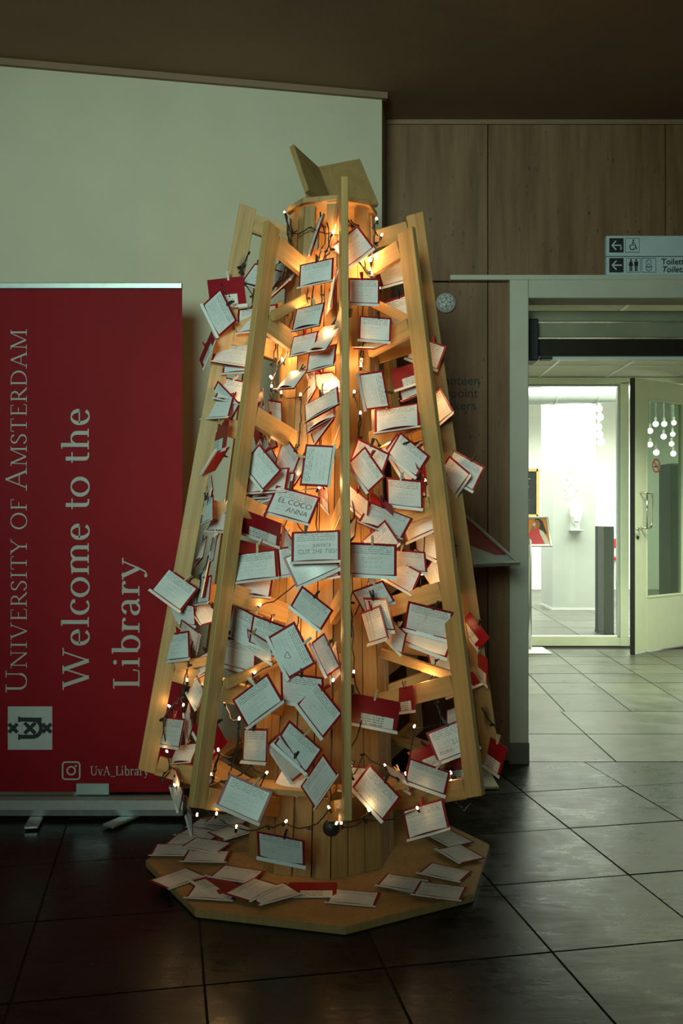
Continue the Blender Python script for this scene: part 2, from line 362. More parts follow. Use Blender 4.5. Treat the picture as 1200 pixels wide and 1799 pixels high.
# a small roman type drawn with a broad nib: strokes get thick when they run upright
def arc(cx, cy, rx, ry, a0, a1, n=14):
    return [(cx+rx*math.cos(R(a0+(a1-a0)*i/n)), cy+ry*math.sin(R(a0+(a1-a0)*i/n))) for i in range(n+1)]
def stem(x, y0=0, y1=1): return ('L', [(x, y0), (x, y1)])
def srf(x, y, w_=.15): return ('S', (x, y, w_))
GL = {
 'U': (.92, [stem(.2, .32, 1), ('N', arc(.47, .33, .27, .32, 180, 360)), ('t', [(.74, .33), (.74, 1)]), srf(.2, 1), srf(.74, 1, .13)]),
 'N': (.94, [('t', [(.17, 0), (.17, 1)]), ('L', [(.17, 1), (.77, 0)]), ('t', [(.77, 0), (.77, 1)]), srf(.17, 0, .13), srf(.13, 1, .12), srf(.77, 1, .13)]),
 'I': (.42, [stem(.21), srf(.21, 0), srf(.21, 1)]),
 'V': (.88, [('L', [(.13, 1), (.45, 0)]), ('t', [(.45, 0), (.75, 1)]), srf(.13, 1, .13), srf(.75, 1, .12)]),
 'E': (.68, [stem(.19), ('t', [(.1, .98), (.58, .98), (.58, .82)]), ('t', [(.19, .52), (.48, .52)]), ('t', [(.1, .02), (.6, .02), (.62, .2)])]),
 'F': (.62, [stem(.19), ('t', [(.1, .98), (.57, .98), (.57, .8)]), ('t', [(.19, .5), (.46, .5)]), srf(.19, 0)]),
 'R': (.76, [stem(.19), ('N', [(.19, .97), (.34, .98)] + arc(.34, .74, .2, .24, 90, -90) + [(.19, .5)]), ('L', [(.36, .5), (.7, .02)]), srf(.19, 0), ('t', [(.1, .98), (.3, .98)]), srf(.72, 0, .06)]),
 'S': (.58, [('N', [(.47, .8)] + arc(.29, .76, .19, .22, 25, 180) + [(.13, .66), (.24, .57), (.36, .48), (.46, .38)] + arc(.28, .26, .2, .24, 10, -160) + [(.09, .2)])]),
 'T': (.74, [stem(.37), ('t', [(.06, .8), (.07, .98), (.67, .98), (.68, .8)]), srf(.37, 0)]),
 'Y': (.82, [('L', [(.12, 1), (.41, .48)]), ('t', [(.41, .48), (.7, 1)]), stem(.41, 0, .5), srf(.41, 0), srf(.13, 1, .12), srf(.7, 1, .1)]),
 'O': (.92, [('N', arc(.46, .5, .36, .5, 0, 360, 30))]),
 'A': (.86, [('t', [(.12, 0), (.43, 1)]), ('L', [(.42, 1), (.74, 0)]), ('t', [(.24, .36), (.62, .36)]), srf(.12, 0, .12), srf(.74, 0, .13)]),
 'M': (1.08, [('t', [(.17, 0), (.2, 1)]), ('L', [(.2, 1), (.53, .05)]), ('t', [(.53, .05), (.86, 1)]), stem(.9), srf(.17, 0, .12), srf(.9, 0), srf(.16, 1, .1), srf(.93, 1, .1)]),
 'D': (.88, [stem(.19), ('N', [(.1, .98), (.36, .98)] + arc(.36, .5, .4, .48, 90, -90, 18) + [(.1, .02)])]),
 'L': (.66, [stem(.19), ('t', [(.1, .02), (.58, .02), (.61, .24)]), srf(.19, 1)]),
 'W': (1.3, [('L', [(.13, 1), (.4, 0)]), ('t', [(.4, 0), (.64, .95)]), ('L', [(.62, 1), (.9, 0)]), ('t', [(.9, 0), (1.17, 1)]), srf(.13, 1, .13), srf(.62, 1, .13), srf(1.17, 1, .12)]),
 'e': (.6, [('N', [(.12, .36), (.5, .36)] + arc(.31, .38, .19, .29, 0, 180, 12) + arc(.33, .34, .21, .35, 180, 320, 12))]),
 'l': (.36, [stem(.18, 0, 1.06), srf(.18, 0), srf(.13, 1.05, .07)]),
 'c': (.56, [('N', [(.46, .52)] + arc(.32, .34, .22, .34, 50, 310, 20))]),
 'o': (.66, [('N', arc(.33, .33, .25, .34, 0, 360, 26))]),
 'm': (1.06, [stem(.19, 0, .67), ('N', [(.19, .5)] + arc(.37, .46, .17, .21, 150, 0, 10) + [(.54, .3), (.54, 0)]), ('N', [(.54, .5)] + arc(.72, .46, .17, .21, 150, 0, 10) + [(.89, .3), (.89, 0)]), srf(.19, 0, .13), srf(.54, 0, .13), srf(.89, 0, .13), srf(.14, .66, .06)]),
 'n': (.72, [stem(.19, 0, .67), ('N', [(.19, .5)] + arc(.37, .46, .18, .21, 150, 0, 10) + [(.55, .3), (.55, 0)]), srf(.19, 0, .13), srf(.55, 0, .13), srf(.14, .66, .06)]),
 't': (.42, [('N', [(.19, .88), (.19, .5), (.19, .18)] + arc(.31, .15, .12, .14, 180, 300, 8)), ('t', [(.06, .64), (.39, .64)])]),
 'h': (.74, [stem(.19, 0, 1.06), ('N', [(.19, .5)] + arc(.38, .46, .18, .21, 150, 0, 10) + [(.56, .3), (.56, 0)]), srf(.19, 0, .13), srf(.56, 0, .13), srf(.14, 1.05, .06)]),
 'i': (.36, [stem(.18, 0, .67), srf(.18, 0, .14), srf(.13, .66, .06), ('D', (.18, .93, .075))]),
 'b': (.68, [stem(.19, .06, 1.06), ('N', [(.19, .5)] + arc(.37, .33, .22, .34, 130, -130, 18) + [(.19, .08)]), srf(.14, 1.05, .06)]),
 'r': (.52, [stem(.19, 0, .67), ('N', [(.19, .42)] + arc(.36, .45, .16, .19, 150, 50, 8)), ('D', (.44, .58, .06)), srf(.19, 0), srf(.14, .66, .06)]),
 'a': (.6, [('N', [(.13, .5)] + arc(.29, .46, .16, .2, 150, 0, 10) + [(.45, .3), (.45, .1), (.54, .02)]), ('N', [(.45, .36), (.3, .32)] + arc(.27, .16, .16, .16, 100, 290, 12) + [(.45, .14)])]),
 'y': (.68, [('L', [(.12, .67), (.36, .02)]), ('t', [(.58, .67), (.36, .02), (.26, -.22), (.16, -.28)]), ('D', (.14, -.24, .06)), srf(.12, .66, .11), srf(.58, .66, .1)]),
 'v': (.64, [('L', [(.1, .67), (.33, 0)]), ('t', [(.33, 0), (.55, .67)]), srf(.1, .66, .11), srf(.55, .66, .1)]),
 '_': (.6, [('t', [(0, -.12), (.6, -.12)])]),
 ' ': (.34, []),
}
def ribbon(bm, pts, wf):
    pr = []
    n = len(pts)
    for i, p in enumerate(pts):
        a = pts[max(i-1, 0)]; b = pts[min(i+1, n-1)]
        dx, dy = b[0]-a[0], b[1]-a[1]; l = math.hypot(dx, dy) or 1; dx /= l; dy /= l
        h = wf(dx, dy)/2
        pr.append((bm.verts.new((p[0]-dy*h, p[1]+dx*h, 0)), bm.verts.new((p[0]+dy*h, p[1]-dx*h, 0))))
    for i in range(n-1):
        try: bm.faces.new((pr[i][0], pr[i][1], pr[i+1][1], pr[i+1][0]))
        except ValueError: pass
def roman(text, mat, length, cap, T=.13, t=.05, smallcaps=None, track=0.0, name='lettering'):
    """text along +x, baseline y=0; smallcaps: indices drawn at full size, the others at 0.78"""
    bm = bmesh.new(); x = 0.0
    for i, ch in enumerate(text):
        wd, strokes = GL[ch]; s = 1.0
        if smallcaps is not None and i not in smallcaps: s = .76
        v0 = len(bm.verts)
        for si, (kind, d) in enumerate(strokes):
            vz = len(bm.verts)
            if kind == 'L': ribbon(bm, d, lambda a, b: T)
            elif kind == 't': ribbon(bm, d, lambda a, b: t)
            elif kind == 'N': ribbon(bm, d, lambda a, b: t+(T-t)*abs(b)**1.3)
            elif kind == 'S':
                sx, sy, sw = d; y0 = sy if sy < .3 else sy-t
                ribbon(bm, [(sx-sw, y0+t/2), (sx+sw, y0+t/2)], lambda a, b: t)
            elif kind == 'D':
                q = [bm.verts.new((d[0]+d[2]*math.cos(k*.7854), d[1]+d[2]*math.sin(k*.7854), 0)) for k in range(8)]
                bm.faces.new(q)
            bm.verts.ensure_lookup_table()
            for v in bm.verts[vz:]: v.co.z = .0001*si
        bm.verts.ensure_lookup_table()
        for v in bm.verts[v0:]:
            v.co.x = v.co.x*s + x; v.co.y *= s
        x += (wd+track)*s
    bmesh.ops.recalc_face_normals(bm, faces=bm.faces[:])
    for f in bm.faces:
        if f.normal.z < 0: f.normal_flip()
    sx = length/x
    for v in bm.verts: v.co.x *= sx; v.co.y *= cap
    return mesh_from_bm(name, bm, mat), x
def roman_words(text, mat, length, cap, T=.13, t=.05, smallcaps=None, track=0.0):
    tot = 0.0; starts = []; cur = 0
    for i, ch in enumerate(text):
        s_ = 1.0 if smallcaps is None or i in smallcaps else .76
        if i == 0 or text[i-1] == ' ': starts.append((i, tot))
        tot += (GL[ch][0]+track)*s_
    out = []
    for (i, x0), wd_ in zip(starts, text.split(' ')):
        sc_ = None if smallcaps is None else {q-i for q in smallcaps}
        me, nat = roman(wd_, mat, 1.0, cap, T, t, sc_, track)
        for v in me.vertices: v.co.x = (v.co.x*nat + x0)*length/tot
        out.append(me)
    return out
def emblem(mat, s, name='emblem'):
    """three saltire crosses, the middle one inside an open letter U; unit height s, drawn upright"""
    bm = bmesh.new()
    def X(cx, cy, a, wd):
        for sg in (1, -1):
            ribbon(bm, [(cx-a, cy-a*sg), (cx+a, cy+a*sg)], lambda p, q: wd)
    for cy, a in ((.78, .10), (0, .125), (-.78, .10)): X(0, cy*.5, a, .085)
    ribbon(bm, [(-.2, .26), (-.2, 0)] + arc(0, -.06, .2, .2, 180, 360, 12) + [(.2, 0), (.2, .26)], lambda a, b: .095)
    ribbon(bm, [(.19, .05), (.2, -.27)], lambda a, b: .095)
    ribbon(bm, [(-.27, .25), (-.14, .25)], lambda a, b: .05); ribbon(bm, [(.14, .25), (.27, .25)], lambda a, b: .05)
    bm.normal_update()
    for f in bm.faces:
        if f.normal.z < 0: f.normal_flip()
    for v in bm.verts: v.co *= s
    for n_, f in enumerate(bm.faces):
        for v in f.verts: v.co.z = max(v.co.z, .00002*(n_ % 9))
    return mesh_from_bm(name, bm, mat)

# ------------------------------------------------------------------ the hall shell
HC = 3.09
RX = Matrix.Rotation(R(90), 4, 'X')      # xy drawing -> xz plane facing -y
# white wall, turned 11 degrees
def wall_y(x): return 4.287 + .2013*(x-.1826)
WANG = math.atan(.2013)
wd = Vector((math.cos(WANG), math.sin(WANG), 0)); wn = Vector((-math.sin(WANG), math.cos(WANG), 0))
we = Vector((.1826, 4.287, 0))
def quad_prism(name, pts, z0, z1, mat, kind='structure', parent=None):
    bm = bmesh.new(); prism(bm, pts, z0, z1); bmesh.ops.recalc_face_normals(bm, faces=bm.faces[:])
    o = bpy.data.objects.new(name, mesh_from_bm(name, bm, mat)); COL.objects.link(o)
    if parent is not None: o.parent = parent
    if kind: o['kind'] = kind
    return o
wl0 = we - wd*4.2
quad_prism('wall_left', [wl0.xy, we.xy, (we.x+.03, 4.60), ((wl0+wn*.5).x, (wl0+wn*.9).y)], 0, HC, WALLWHITE)
q0 = wl0 - wn*.02; q1 = we - wn*.02 + wd*.022
quad_prism('trim_1', [q0.xy, q1.xy, (q1+wn*.03).xy, (q0+wn*.03).xy], HC-.028, HC, CEIL)
# ceiling, floor slab
quad_prism('ceiling', [(-5, -4), (5, -4), (5, 4.64), (-5, 4.64)], HC, HC+.1, CEIL)
floor = quad_prism('floor', [(-5, -4), (5, -4), (5, 15), (-5, 15)], -.10, -.005, GROUT)
# hall tiles, .47 m, grid turned 11 degrees; corridor tiles; canteen tiles
def clip(poly, a, b, c):
    out = []                                   # keep a*x+b*y <= c
    for i in range(len(poly)):
        p, q = poly[i], poly[(i+1) % len(poly)]
        dp, dq = a*p[0]+b*p[1]-c, a*q[0]+b*q[1]-c
        if dp <= 0: out.append(p)
        if (dp < 0 < dq) or (dq < 0 < dp):
            t_ = dp/(dp-dq); out.append((p[0]+(q[0]-p[0])*t_, p[1]+(q[1]-p[1])*t_))
    return out
def tile_obj(name, poly, mat, parent, lift=.0012):
    cx = sum(p[0] for p in poly)/len(poly); cy = sum(p[1] for p in poly)/len(poly)
    bm = bmesh.new(); prism(bm, [(p[0]-cx, p[1]-cy) for p in poly], -.010, 0)
    bmesh.ops.recalc_face_normals(bm, faces=bm.faces[:])
    o = bpy.data.objects.new(name, mesh_from_bm(name, bm, mat)); COL.objects.link(o); o.parent = parent
    o.location = (cx, cy, -random.random()*lift)
    o.rotation_euler = (random.uniform(-.0016, .0016), random.uniform(-.0016, .0016), 0)
    return o
TS = .47; G = .0035
ta = Vector((math.cos(R(11)), math.sin(R(11)))); tb = Vector((-math.sin(R(10.5)), math.cos(R(10.5))))
org = Vector((.489, 3.05))
for i in range(-7, 7):
    for j in range(-4, 6):
        c0 = org + ta*TS*i + tb*TS*j
        poly = [c0+ta*G+tb*G, c0+ta*(TS-G)+tb*G, c0+ta*(TS-G)+tb*(TS-G), c0+ta*G+tb*(TS-G)]
        poly = clip([(p.x, p.y) for p in poly], 0, 1, 4.553)
        if len(poly) < 3: continue
        A = abs(sum(poly[k][0]*poly[(k+1) % len(poly)][1]-poly[(k+1) % len(poly)][0]*poly[k][1] for k in range(len(poly))))/2
        mx = sum(p[0] for p in poly)/len(poly); my = sum(p[1] for p in poly)/len(poly)
        if A < .002 or my < 1.55 or abs(mx) > .42*my+.5: continue
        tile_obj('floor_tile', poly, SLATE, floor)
cdir = .0324
rows = [4.560, 5.13, 5.71, 6.25, 6.67, 7.05, 7.46, 7.87, 8.30]
for k in range(len(rows)-1):
    y0, y1 = rows[k]+G, rows[k+1]-G
    if k < 2:
        for x0, x1 in ((.2, 1.32), (1.32, 2.55), (2.55, 4.2)):
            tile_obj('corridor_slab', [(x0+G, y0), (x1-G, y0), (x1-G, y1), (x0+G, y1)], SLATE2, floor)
    else:
        for i in range(-2, 7):
            xs = 1.387+.4*i
            f0 = lambda y, s: xs+s+(y-7.05)*cdir
            tile_obj('corridor_tile', [(f0(y0, G), y0), (f0(y0, .4-G), y0), (f0(y1, .4-G), y1), (f0(y1, G), y1)], SLATE2, floor)
for j in range(10):
    for i in range(0, 7):
        x0 = 1.1+.6*i+.02*j; y0 = 8.66+.6*j
        tile_obj('canteen_tile', [(x0+G, y0+G), (x0+.6-G, y0+G), (x0+.62-G, y0+.6-G), (x0+.02+G, y0+.6-G)], ROOMTILE, floor, .0004)
# travertine wall with its slabs, a little farther away on the right
wr = empty('wall_right', (0, 0, 0)); tag(wr, kind='structure')
YT = 4.575
def stone(x0, x1, z0, z1):
    b = .004
    return box('stone_panel', ((x0+x1)/2, YT+.02, (z0+z1)/2), (x1-x0-b, .04, z1-z0-b), TRAV, wr, .0015)
XS = [.16, .7055, 1.5625, 2.42, 3.28]           # joints
HL = 2.335
for a, b in zip(XS, XS[1:]): stone(a, b, HL-.022, HC)
stone(.16, .7055, 0, HL-.026); stone(.7055, .812, 0, HL-.026); stone(3.0, 3.9, 0, HL-.026)
back = box('backing', (.45, YT+.07, HC/2), (.72, .06, HC), GROUT, wr)
box('backing', (2.35, YT+.07, (HC+HL+.02)/2), (3.1, .06, HC-HL-.02), GROUT, wr)
t2 = box('trim_2', (1.9, YT-.004, HC-.012), (3.6, .012, .022), CEIL); t2['kind'] = 'structure'
t3 = box('trim_3', (1.85, YT-.012, HL-.012), (2.66, .05, .024), FRAMEPAINT, None, .002); t3['kind'] = 'structure'
# portal (white steel frame) of the opening
fr = empty('door_1', (.8, YT, 0)); tag(fr, kind='structure')
box('jamb', (.848, YT+.03, 1.155), (.090, .16, 2.31), FRAMEPAINT, fr, .004)
box('jamb', (3.0, YT+.03, 1.155), (.09, .16, 2.31), FRAMEPAINT, fr, .004)
box('head', (1.924, YT+.03, 2.266), (2.06, .16, .09), FRAMEPAINT, fr, .004)
box('plinth', (.848, YT-.053, .05), (.094, .006, .10), PLINTHG, fr)
# sliding door operator under the head
op = empty('door_operator', (1.9, 4.85, 2.0)); tag(op, 'bronze sliding-door operator box with dark rail under the white door head', 'door operator')
box('housing', (1.93, 4.93, 2.195), (2.1, .22, .055), BRONZE, op, .004)
box('cover', (1.96, 4.845, 2.125), (1.95, .04, .075), BRONZE, op, .004)
box('rail', (1.96, 4.84, 2.035), (1.95, .06, .085), DARKMETAL, op, .003)
box('light_strip', (1.96, 4.86, 1.985), (1.95, .05, .014), PLWHITE, op)
box('end_bracket', (.945, 4.80, 2.06), (.075, .14, .21), SIGNBLACK, op, .004)
box('sensor', (1.03, 4.78, 1.972), (.055, .05, .014), SIGNBLACK, op)
# corridor: side walls, ceiling with tiles, back partition
w1 = quad_prism('wall_corridor_left', [(.76, 4.70), (.80, 4.70), (.98, 8.52), (.90, 8.52)], 0, 2.42, ROOMWHITE)
quad_prism('wall_corridor_right', [(3.95, 4.70), (4.05, 4.70), (4.05, 8.6), (3.95, 8.6)], 0, 2.42, ROOMWHITE)
ch = 2.41
cc = quad_prism('ceiling_corridor', [(.7, 5.02), (4.1, 5.02), (4.1, 8.6), (.7, 8.6)], ch+.006, ch+.06, PLWHITE)
for j in range(6):
    for i in range(-2, 4):
        y0 = 5.43+.605*j; y1 = y0+.59
        if y1 > 8.6: y1 = 8.55
        xs = 1.717+.6*i
        f0 = lambda y, s: xs+s+(y-6.88)*cdir
        poly = [(f0(y0, .008), y0), (f0(y0, .592), y0), (f0(y1, .592), y1), (f0(y1, .008), y1)]
        bm = bmesh.new(); prism(bm, poly, ch+.002, ch+.005); bmesh.ops.recalc_face_normals(bm, faces=bm.faces[:])
        o = bpy.data.objects.new('ceiling_tile', mesh_from_bm('ceiling_tile', bm, CTILE)); COL.objects.link(o); o.parent = cc
for i in range(-2, 5):
    xs = 1.717+.6*i
    quad_prism('ceiling_rail', [(xs-.011+(5.1-6.88)*cdir, 5.1), (xs+.011+(5.1-6.88)*cdir, 5.1), (xs+.011+(8.5-6.88)*cdir, 8.5), (xs-.011+(8.5-6.88)*cdir, 8.5)], ch-.004, ch+.001, LIP, None, cc)
for j in range(6):
    y0 = 5.4225+.605*j
    quad_prism('ceiling_rail', [(.8, y0-.008), (3.95, y0-.008), (3.95, y0+.008), (.8, y0+.008)], ch-.003, ch+.0015, LIP, None, cc)
dl = at(1072, 612, 6.85)
bm = bmesh.new(); lathe(bm, [(.085, 0), (.105, -.004), (.11, 0), (.11, .004), (.085, .004)], 24)
ring = put('trim_ring', mesh_from_bm('trim_ring', bm, PLWHITE, True), Matrix.Translation((dl.x, dl.y, ch-.002)))
ring.name = 'downlight'; tag(ring, 'round white recessed downlight in the corridor ceiling tiles', 'downlight')

# ------------------------------------------------------------------ glazed partition, lobby and canteen
YG = 8.52
gw = empty('window_1', (2.0, YG, 0)); tag(gw, kind='structure')
box('frame_bottom', (1.75, YG, .045), (1.72, .07, .09), WHITEPAINT, gw, .004)
box('frame_top', (2.4, YG, 2.375), (3.1, .09, .06), WHITEPAINT, gw, .004)
box('frame_post', (2.53, YG, 1.18), (.075, .09, 2.36), WHITEPAINT, gw, .004)
box('frame_bead', (2.48, YG-.01, 1.2), (.022, .05, 2.24), ALU, gw)
box('frame_bead', (1.72, YG-.01, 2.335), (1.55, .05, .018), ALU, gw)
box('pane', (1.7, YG+.01, 1.21), (1.55, .006, 2.24), GLASS, gw)
# open door leaf
dA = at(1112, 1150, 8.0); dA.z = 0
dd = Vector((.59, .47, 0)).normalized(); DW = .93; DH = 2.33
dr = empty('door_2', dA); tag(dr, kind='structure')
dang = math.atan2(dd.y, dd.x); dnorm = Vector((dd.y, -dd.x, 0))
def dbox(name, u0, u1, z0, z1, th, mat, parent=dr, off=0.0, bev=.002):
    c = dA + dd*((u0+u1)/2) + dnorm*off; c.z = (z0+z1)/2
    return box(name, c, (u1-u0, th, z1-z0), mat, parent, bev, dang)
dbox('stile', 0, .17, .012, DH, .042, WHITEPAINT); dbox('stile', .73, DW, .012, DH, .042, WHITEPAINT)
dbox('bottom_rail', .17, .73, .012, .47, .042, WHITEPAINT); dbox('top_rail', .17, .73, 2.165, DH, .042, WHITEPAINT)
dbox('pane', .17, .73, .47, 2.165, .008, GLASSD)
dbox('dark_edge', -.012, 0, .0, DH, .044, SIGNBLACK)  # black strip in place of the dark gap at the leaf edge
for u0, u1, z0, z1 in ((.165, .18, .47, 2.165), (.72, .735, .47, 2.165), (.18, .72, .465, .48), (.18, .72, 2.155, 2.17)):
    dbox('glazing_bead', u0, u1, z0, z1, .05, WHITEPAINT)
def on_door(u, z, off): return dA + dd*u + dnorm*off + Vector((0, 0, z))
bm = bmesh.new()
tube(bm, [on_door(.075, 1.36, .02), on_door(.075, 1.36, .07), on_door(.145, 1.355, .085), on_door(.155, 1.30, .085), on_door(.155, 1.12, .085), on_door(.145, 1.07, .08), on_door(.09, 1.065, .07), on_door(.075, 1.065, .02)], .010, 8)
tube(bm, [on_door(.075, 1.36, .085), on_door(.075, 1.065, .085)], .009, 8)
h = put('pull_handle', mesh_from_bm('pull_handle', bm, CHROME, True), Matrix(), dr)
bm = bmesh.new(); tube(bm, [on_door(.035, 1.06, .02), on_door(.035, 1.06, .06), on_door(-.04, 1.055, .062)], .010, 8)
put('lever', mesh_from_bm('lever', bm, CHROME, True), Matrix(), dr)
bm = bmesh.new(); tube(bm, [on_door(.035, .985, .02), on_door(.035, .985, .028)], .016, 10); put('lock', mesh_from_bm('lock', bm, DARKMETAL), Matrix(), dr)
# no-smoking sticker on the door pane
DM = Matrix((dd, Vector((0, 0, 1)), dnorm)).transposed().to_4x4()
def disc_mesh(name, r0, r1, mat, n=28, z=0.0):
    bm = bmesh.new()
    if r0 <= 0:
        bm.faces.new([bm.verts.new((r1*math.cos(2*math.pi*k/n), r1*math.sin(2*math.pi*k/n), z)) for k in range(n)])
    else:
        a = [bm.verts.new((r0*math.cos(2*math.pi*k/n), r0*math.sin(2*math.pi*k/n), z)) for k in range(n)]
        b = [bm.verts.new((r1*math.cos(2*math.pi*k/n), r1*math.sin(2*math.pi*k/n), z)) for k in range(n)]
        for k in range(n): bm.faces.new((a[k], b[k], b[(k+1) % n], a[(k+1) % n]))
    return mesh_from_bm(name, bm, mat)
DM.translation = on_door(.33, 1.60, .008)
st = put('no_smoking_sticker', disc_mesh('disc', 0, .062, STICK_W), DM); tag(st, 'round red and white no smoking sticker on the door glass', 'sticker')
put('ring', disc_mesh('ring', .047, .062, STICK_RED, z=.001), DM.copy(), st)
bm = bmesh.new(); ribbon(bm, [(-.034, .034), (.034, -.034)], lambda a, b: .011)
for v in bm.verts: v.co.z = .002
put('slash', mesh_from_bm('slash', bm, STICK_RED), DM.copy(), st)
bm = bmesh.new(); ribbon(bm, [(-.033, -.008), (.028, -.008)], lambda a, b: .012); ribbon(bm, [(.02, .004), (.03, .014), (.024, .022)], lambda a, b: .005)
for v in bm.verts: v.co.z = .0013
put('cigarette', mesh_from_bm('cigarette', bm, INK), DM.copy(), st)
# canteen shell
quad_prism('wall_canteen_back', [(-1, 14.7), (9, 14.7), (9, 14.8), (-1, 14.8)], 0, 3.0, ROOMWHITE)
quad_prism('wall_canteen_left', [(-1.1, 8.62), (-1, 8.62), (-1, 14.7), (-1.1, 14.7)], 0, 3.0, ROOMWHITE)
quad_prism('wall_canteen_right', [(6.6, 8.62), (6.7, 8.62), (6.7, 14.7), (6.6, 14.7)], 0, 3.0, ROOMWHITE)
quad_prism('ceiling_canteen', [(-1.1, 8.62), (6.7, 8.62), (6.7, 14.8), (-1.1, 14.8)], 3.0, 3.08, ROOMWHITE)
quad_prism('wall_canteen_front', [(-1.1, 8.57), (.97, 8.57), (.97, 8.65), (-1.1, 8.65)], 0, 3.0, ROOMWHITE)
quad_prism('wall_canteen_front', [(3.6, 8.57), (6.7, 8.57), (6.7, 8.65), (3.6, 8.65)], 0, 3.0, ROOMWHITE)
quad_prism('wall_canteen_front', [(.97, 8.57), (3.6, 8.57), (3.6, 8.65), (.97, 8.65)], 2.41, 3.0, ROOMWHITE)
# pillar
YP = 11.63
pl = empty('pillar', (2.85, YP+.27, 0)); tag(pl, 'square white pillar with a pale emblem in the bright canteen', 'pillar')
pxa = at(970, 1072, YP).x; pxb = at(1047, 1072, YP).x
box('shaft', ((pxa+pxb)/2, YP+.32, 1.49), (pxb-pxa, .64, 2.98), PILLARW, pl, .004)
box('plinth', ((pxa+pxb)/2, YP+.32, .012), (pxb-pxa+.01, .65, .024), PLWHITE, pl)
ec = at(1003, 845, YP-.004)
put('emblem', emblem(LOGOGREY, .44), Matrix.Translation(ec) @ RX, pl)
# hand gel dispenser on the pillar
dc = at(1010, 908, YP)
dp = empty('dispenser', (dc.x, YP, dc.z-.12)); tag(dp, 'white hand sanitiser dispenser with drip tray on the pillar', 'dispenser')
bm = bmesh.new(); prism(bm, [(-.068, .12), (.068, .12), (.072, .03), (.045, -.075), (.018, -.105), (-.018, -.105), (-.045, -.075), (-.072, .03)], 0, .09)
bmesh.ops.bevel(bm, geom=bm.edges[:], offset=.008, segments=2, affect='EDGES')
put('body', mesh_from_bm('body', bm, PLWHITE), Matrix.Translation((dc.x, YP, dc.z)) @ RX, dp)
bm = bmesh.new(); prism(bm, [(-.055, .025), (.055, .025), (.03, -.06), (-.03, -.06)], .09, .102); bmesh.ops.bevel(bm, geom=bm.edges[:], offset=.004, segments=1, affect='EDGES')
put('push_plate', mesh_from_bm('push_plate', bm, LIP), Matrix.Translation((dc.x, YP, dc.z)) @ RX, dp)
box('drip_tray', (dc.x, YP-.06, dc.z-.165), (.16, .12, .014), ALU, dp, .003)
box('back_plate', (dc.x, YP-.004, dc.z-.03), (.11, .008, .28), PLWHITE, dp)
# chalkboard on the back wall
cb = at(947, 866, 14.68)
ck = empty('chalkboard', (cb.x-.45, 14.68, cb.z)); tag(ck, 'black menu chalkboard with gold frame on the canteen wall', 'chalkboard')
box('board', (cb.x-.45, 14.685, cb.z), (.84, .012, .68), CHALK, ck)
for s in (-1, 1):
    box('frame_side', (cb.x-.45+s*.43, 14.675, cb.z), (.045, .03, .74), GOLD, ck); box('frame_rail', (cb.x-.45, 14.675, cb.z+s*.355), (.86, .03, .045), GOLD, ck)
for k, (zz, ww) in enumerate(((.2, .5), (.08, .62), (-.02, .55), (-.13, .62), (-.24, .45))):
    me = sans('~ '*int(ww*10), .07, CHALKMARK, 'chalk_line')
    put('chalk_line', me, Matrix.Translation((cb.x-.12-ww*.6, 14.677, cb.z+zz)) @ RX, ck)
# dark totem panel behind the glass
tb0 = at(1061, 1118, 9.18); tb1 = at(1079, 1118, 9.18)
tt = empty('divider_panel', ((tb0.x+tb1.x)/2, 9.35, 0)); tag(tt, 'slim charcoal upright panel behind the corridor glass', 'panel')
box('panel', ((tb0.x+tb1.x)/2, 9.34, .545), (tb1.x-tb0.x, .32, 1.03), DARKGREY, tt, .004)
box('foot', ((tb0.x+tb1.x)/2, 9.34, .015), (tb1.x-tb0.x+.004, .33, .03), SIGNBLACK, tt)
# red chair
cx = at(1053, 1000, 12.5).x
cr = empty('red_chair', (cx, 12.5, 0)); tag(cr, 'red chair with white legs beyond the charcoal panel', 'chair')
box('seat', (cx, 12.5, .60), (.42, .42, .05), REDSEAT, cr, .012)
box('backrest', (cx, 12.30, .80), (.40, .03, .12), REDSEAT, cr, .01)
for sx in (-1, 1):
    for sy in (-1, 1):
        plank('leg', Vector((cx+sx*.19, 12.5+sy*.19, .0)), Vector((cx+sx*.16, 12.5+sy*.16, .58)), Vector((1, 0, 0)), .025, .025, PLWHITE, cr)
    plank('back_post', Vector((cx+sx*.15, 12.32, .58)), Vector((cx+sx*.15, 12.31, .84)), Vector((1, 0, 0)), .022, .022, PLWHITE, cr)
# tall dark cupboard deeper in the canteen
cxx = 4.5
cu = empty('cupboard', (cxx, 12.3, 0)); tag(cu, 'tall dark cupboard seen through the open door glass', 'cupboard')
box('body', (cxx, 12.3, .93), (.62, .45, 1.78), DARKGREY, cu, .004); box('plinth', (cxx, 12.3, .02), (.58, .42, .04), SIGNBLACK, cu)
for s_ in (-1, 1):
    d_ = box('door', (cxx+s_*.153, 12.065, .95), (.30, .02, 1.70), DARKGREY, cu, .003); box('knob', (cxx+s_*.03, 12.045, .95), (.012, .025, .10), ALU, d_)
# ventilation duct
d0 = at(900, 697, 10.4); d1 = at(1088, 693, 10.9)
bm = bmesh.new(); dv = (d1-d0).normalized()
tube(bm, [d0-dv*2.0, d1+dv*2.5], .095, 24)
du = empty('ventilation_duct', d0); tag(du, 'round silver ventilation duct under the canteen ceiling', 'duct')
put('pipe', mesh_from_bm('pipe', bm, DUCTM, True), Matrix(), du)
for k in range(4):
    p = d0 + dv*(.5+.55*k); bm = bmesh.new(); tube(bm, [p, p+dv*.03], .101, 24); put('seam_band', mesh_from_bm('seam_band', bm, DUCTM, True), Matrix(), du)
for k in range(2):
    p = d0 + dv*(.1+1.2*k); bm = bmesh.new(); tube(bm, [p+Vector((0, 0, .09)), Vector((p.x, p.y, 3.0))], .006, 6); put('hanger', mesh_from_bm('hanger', bm, ALU), Matrix(), du)
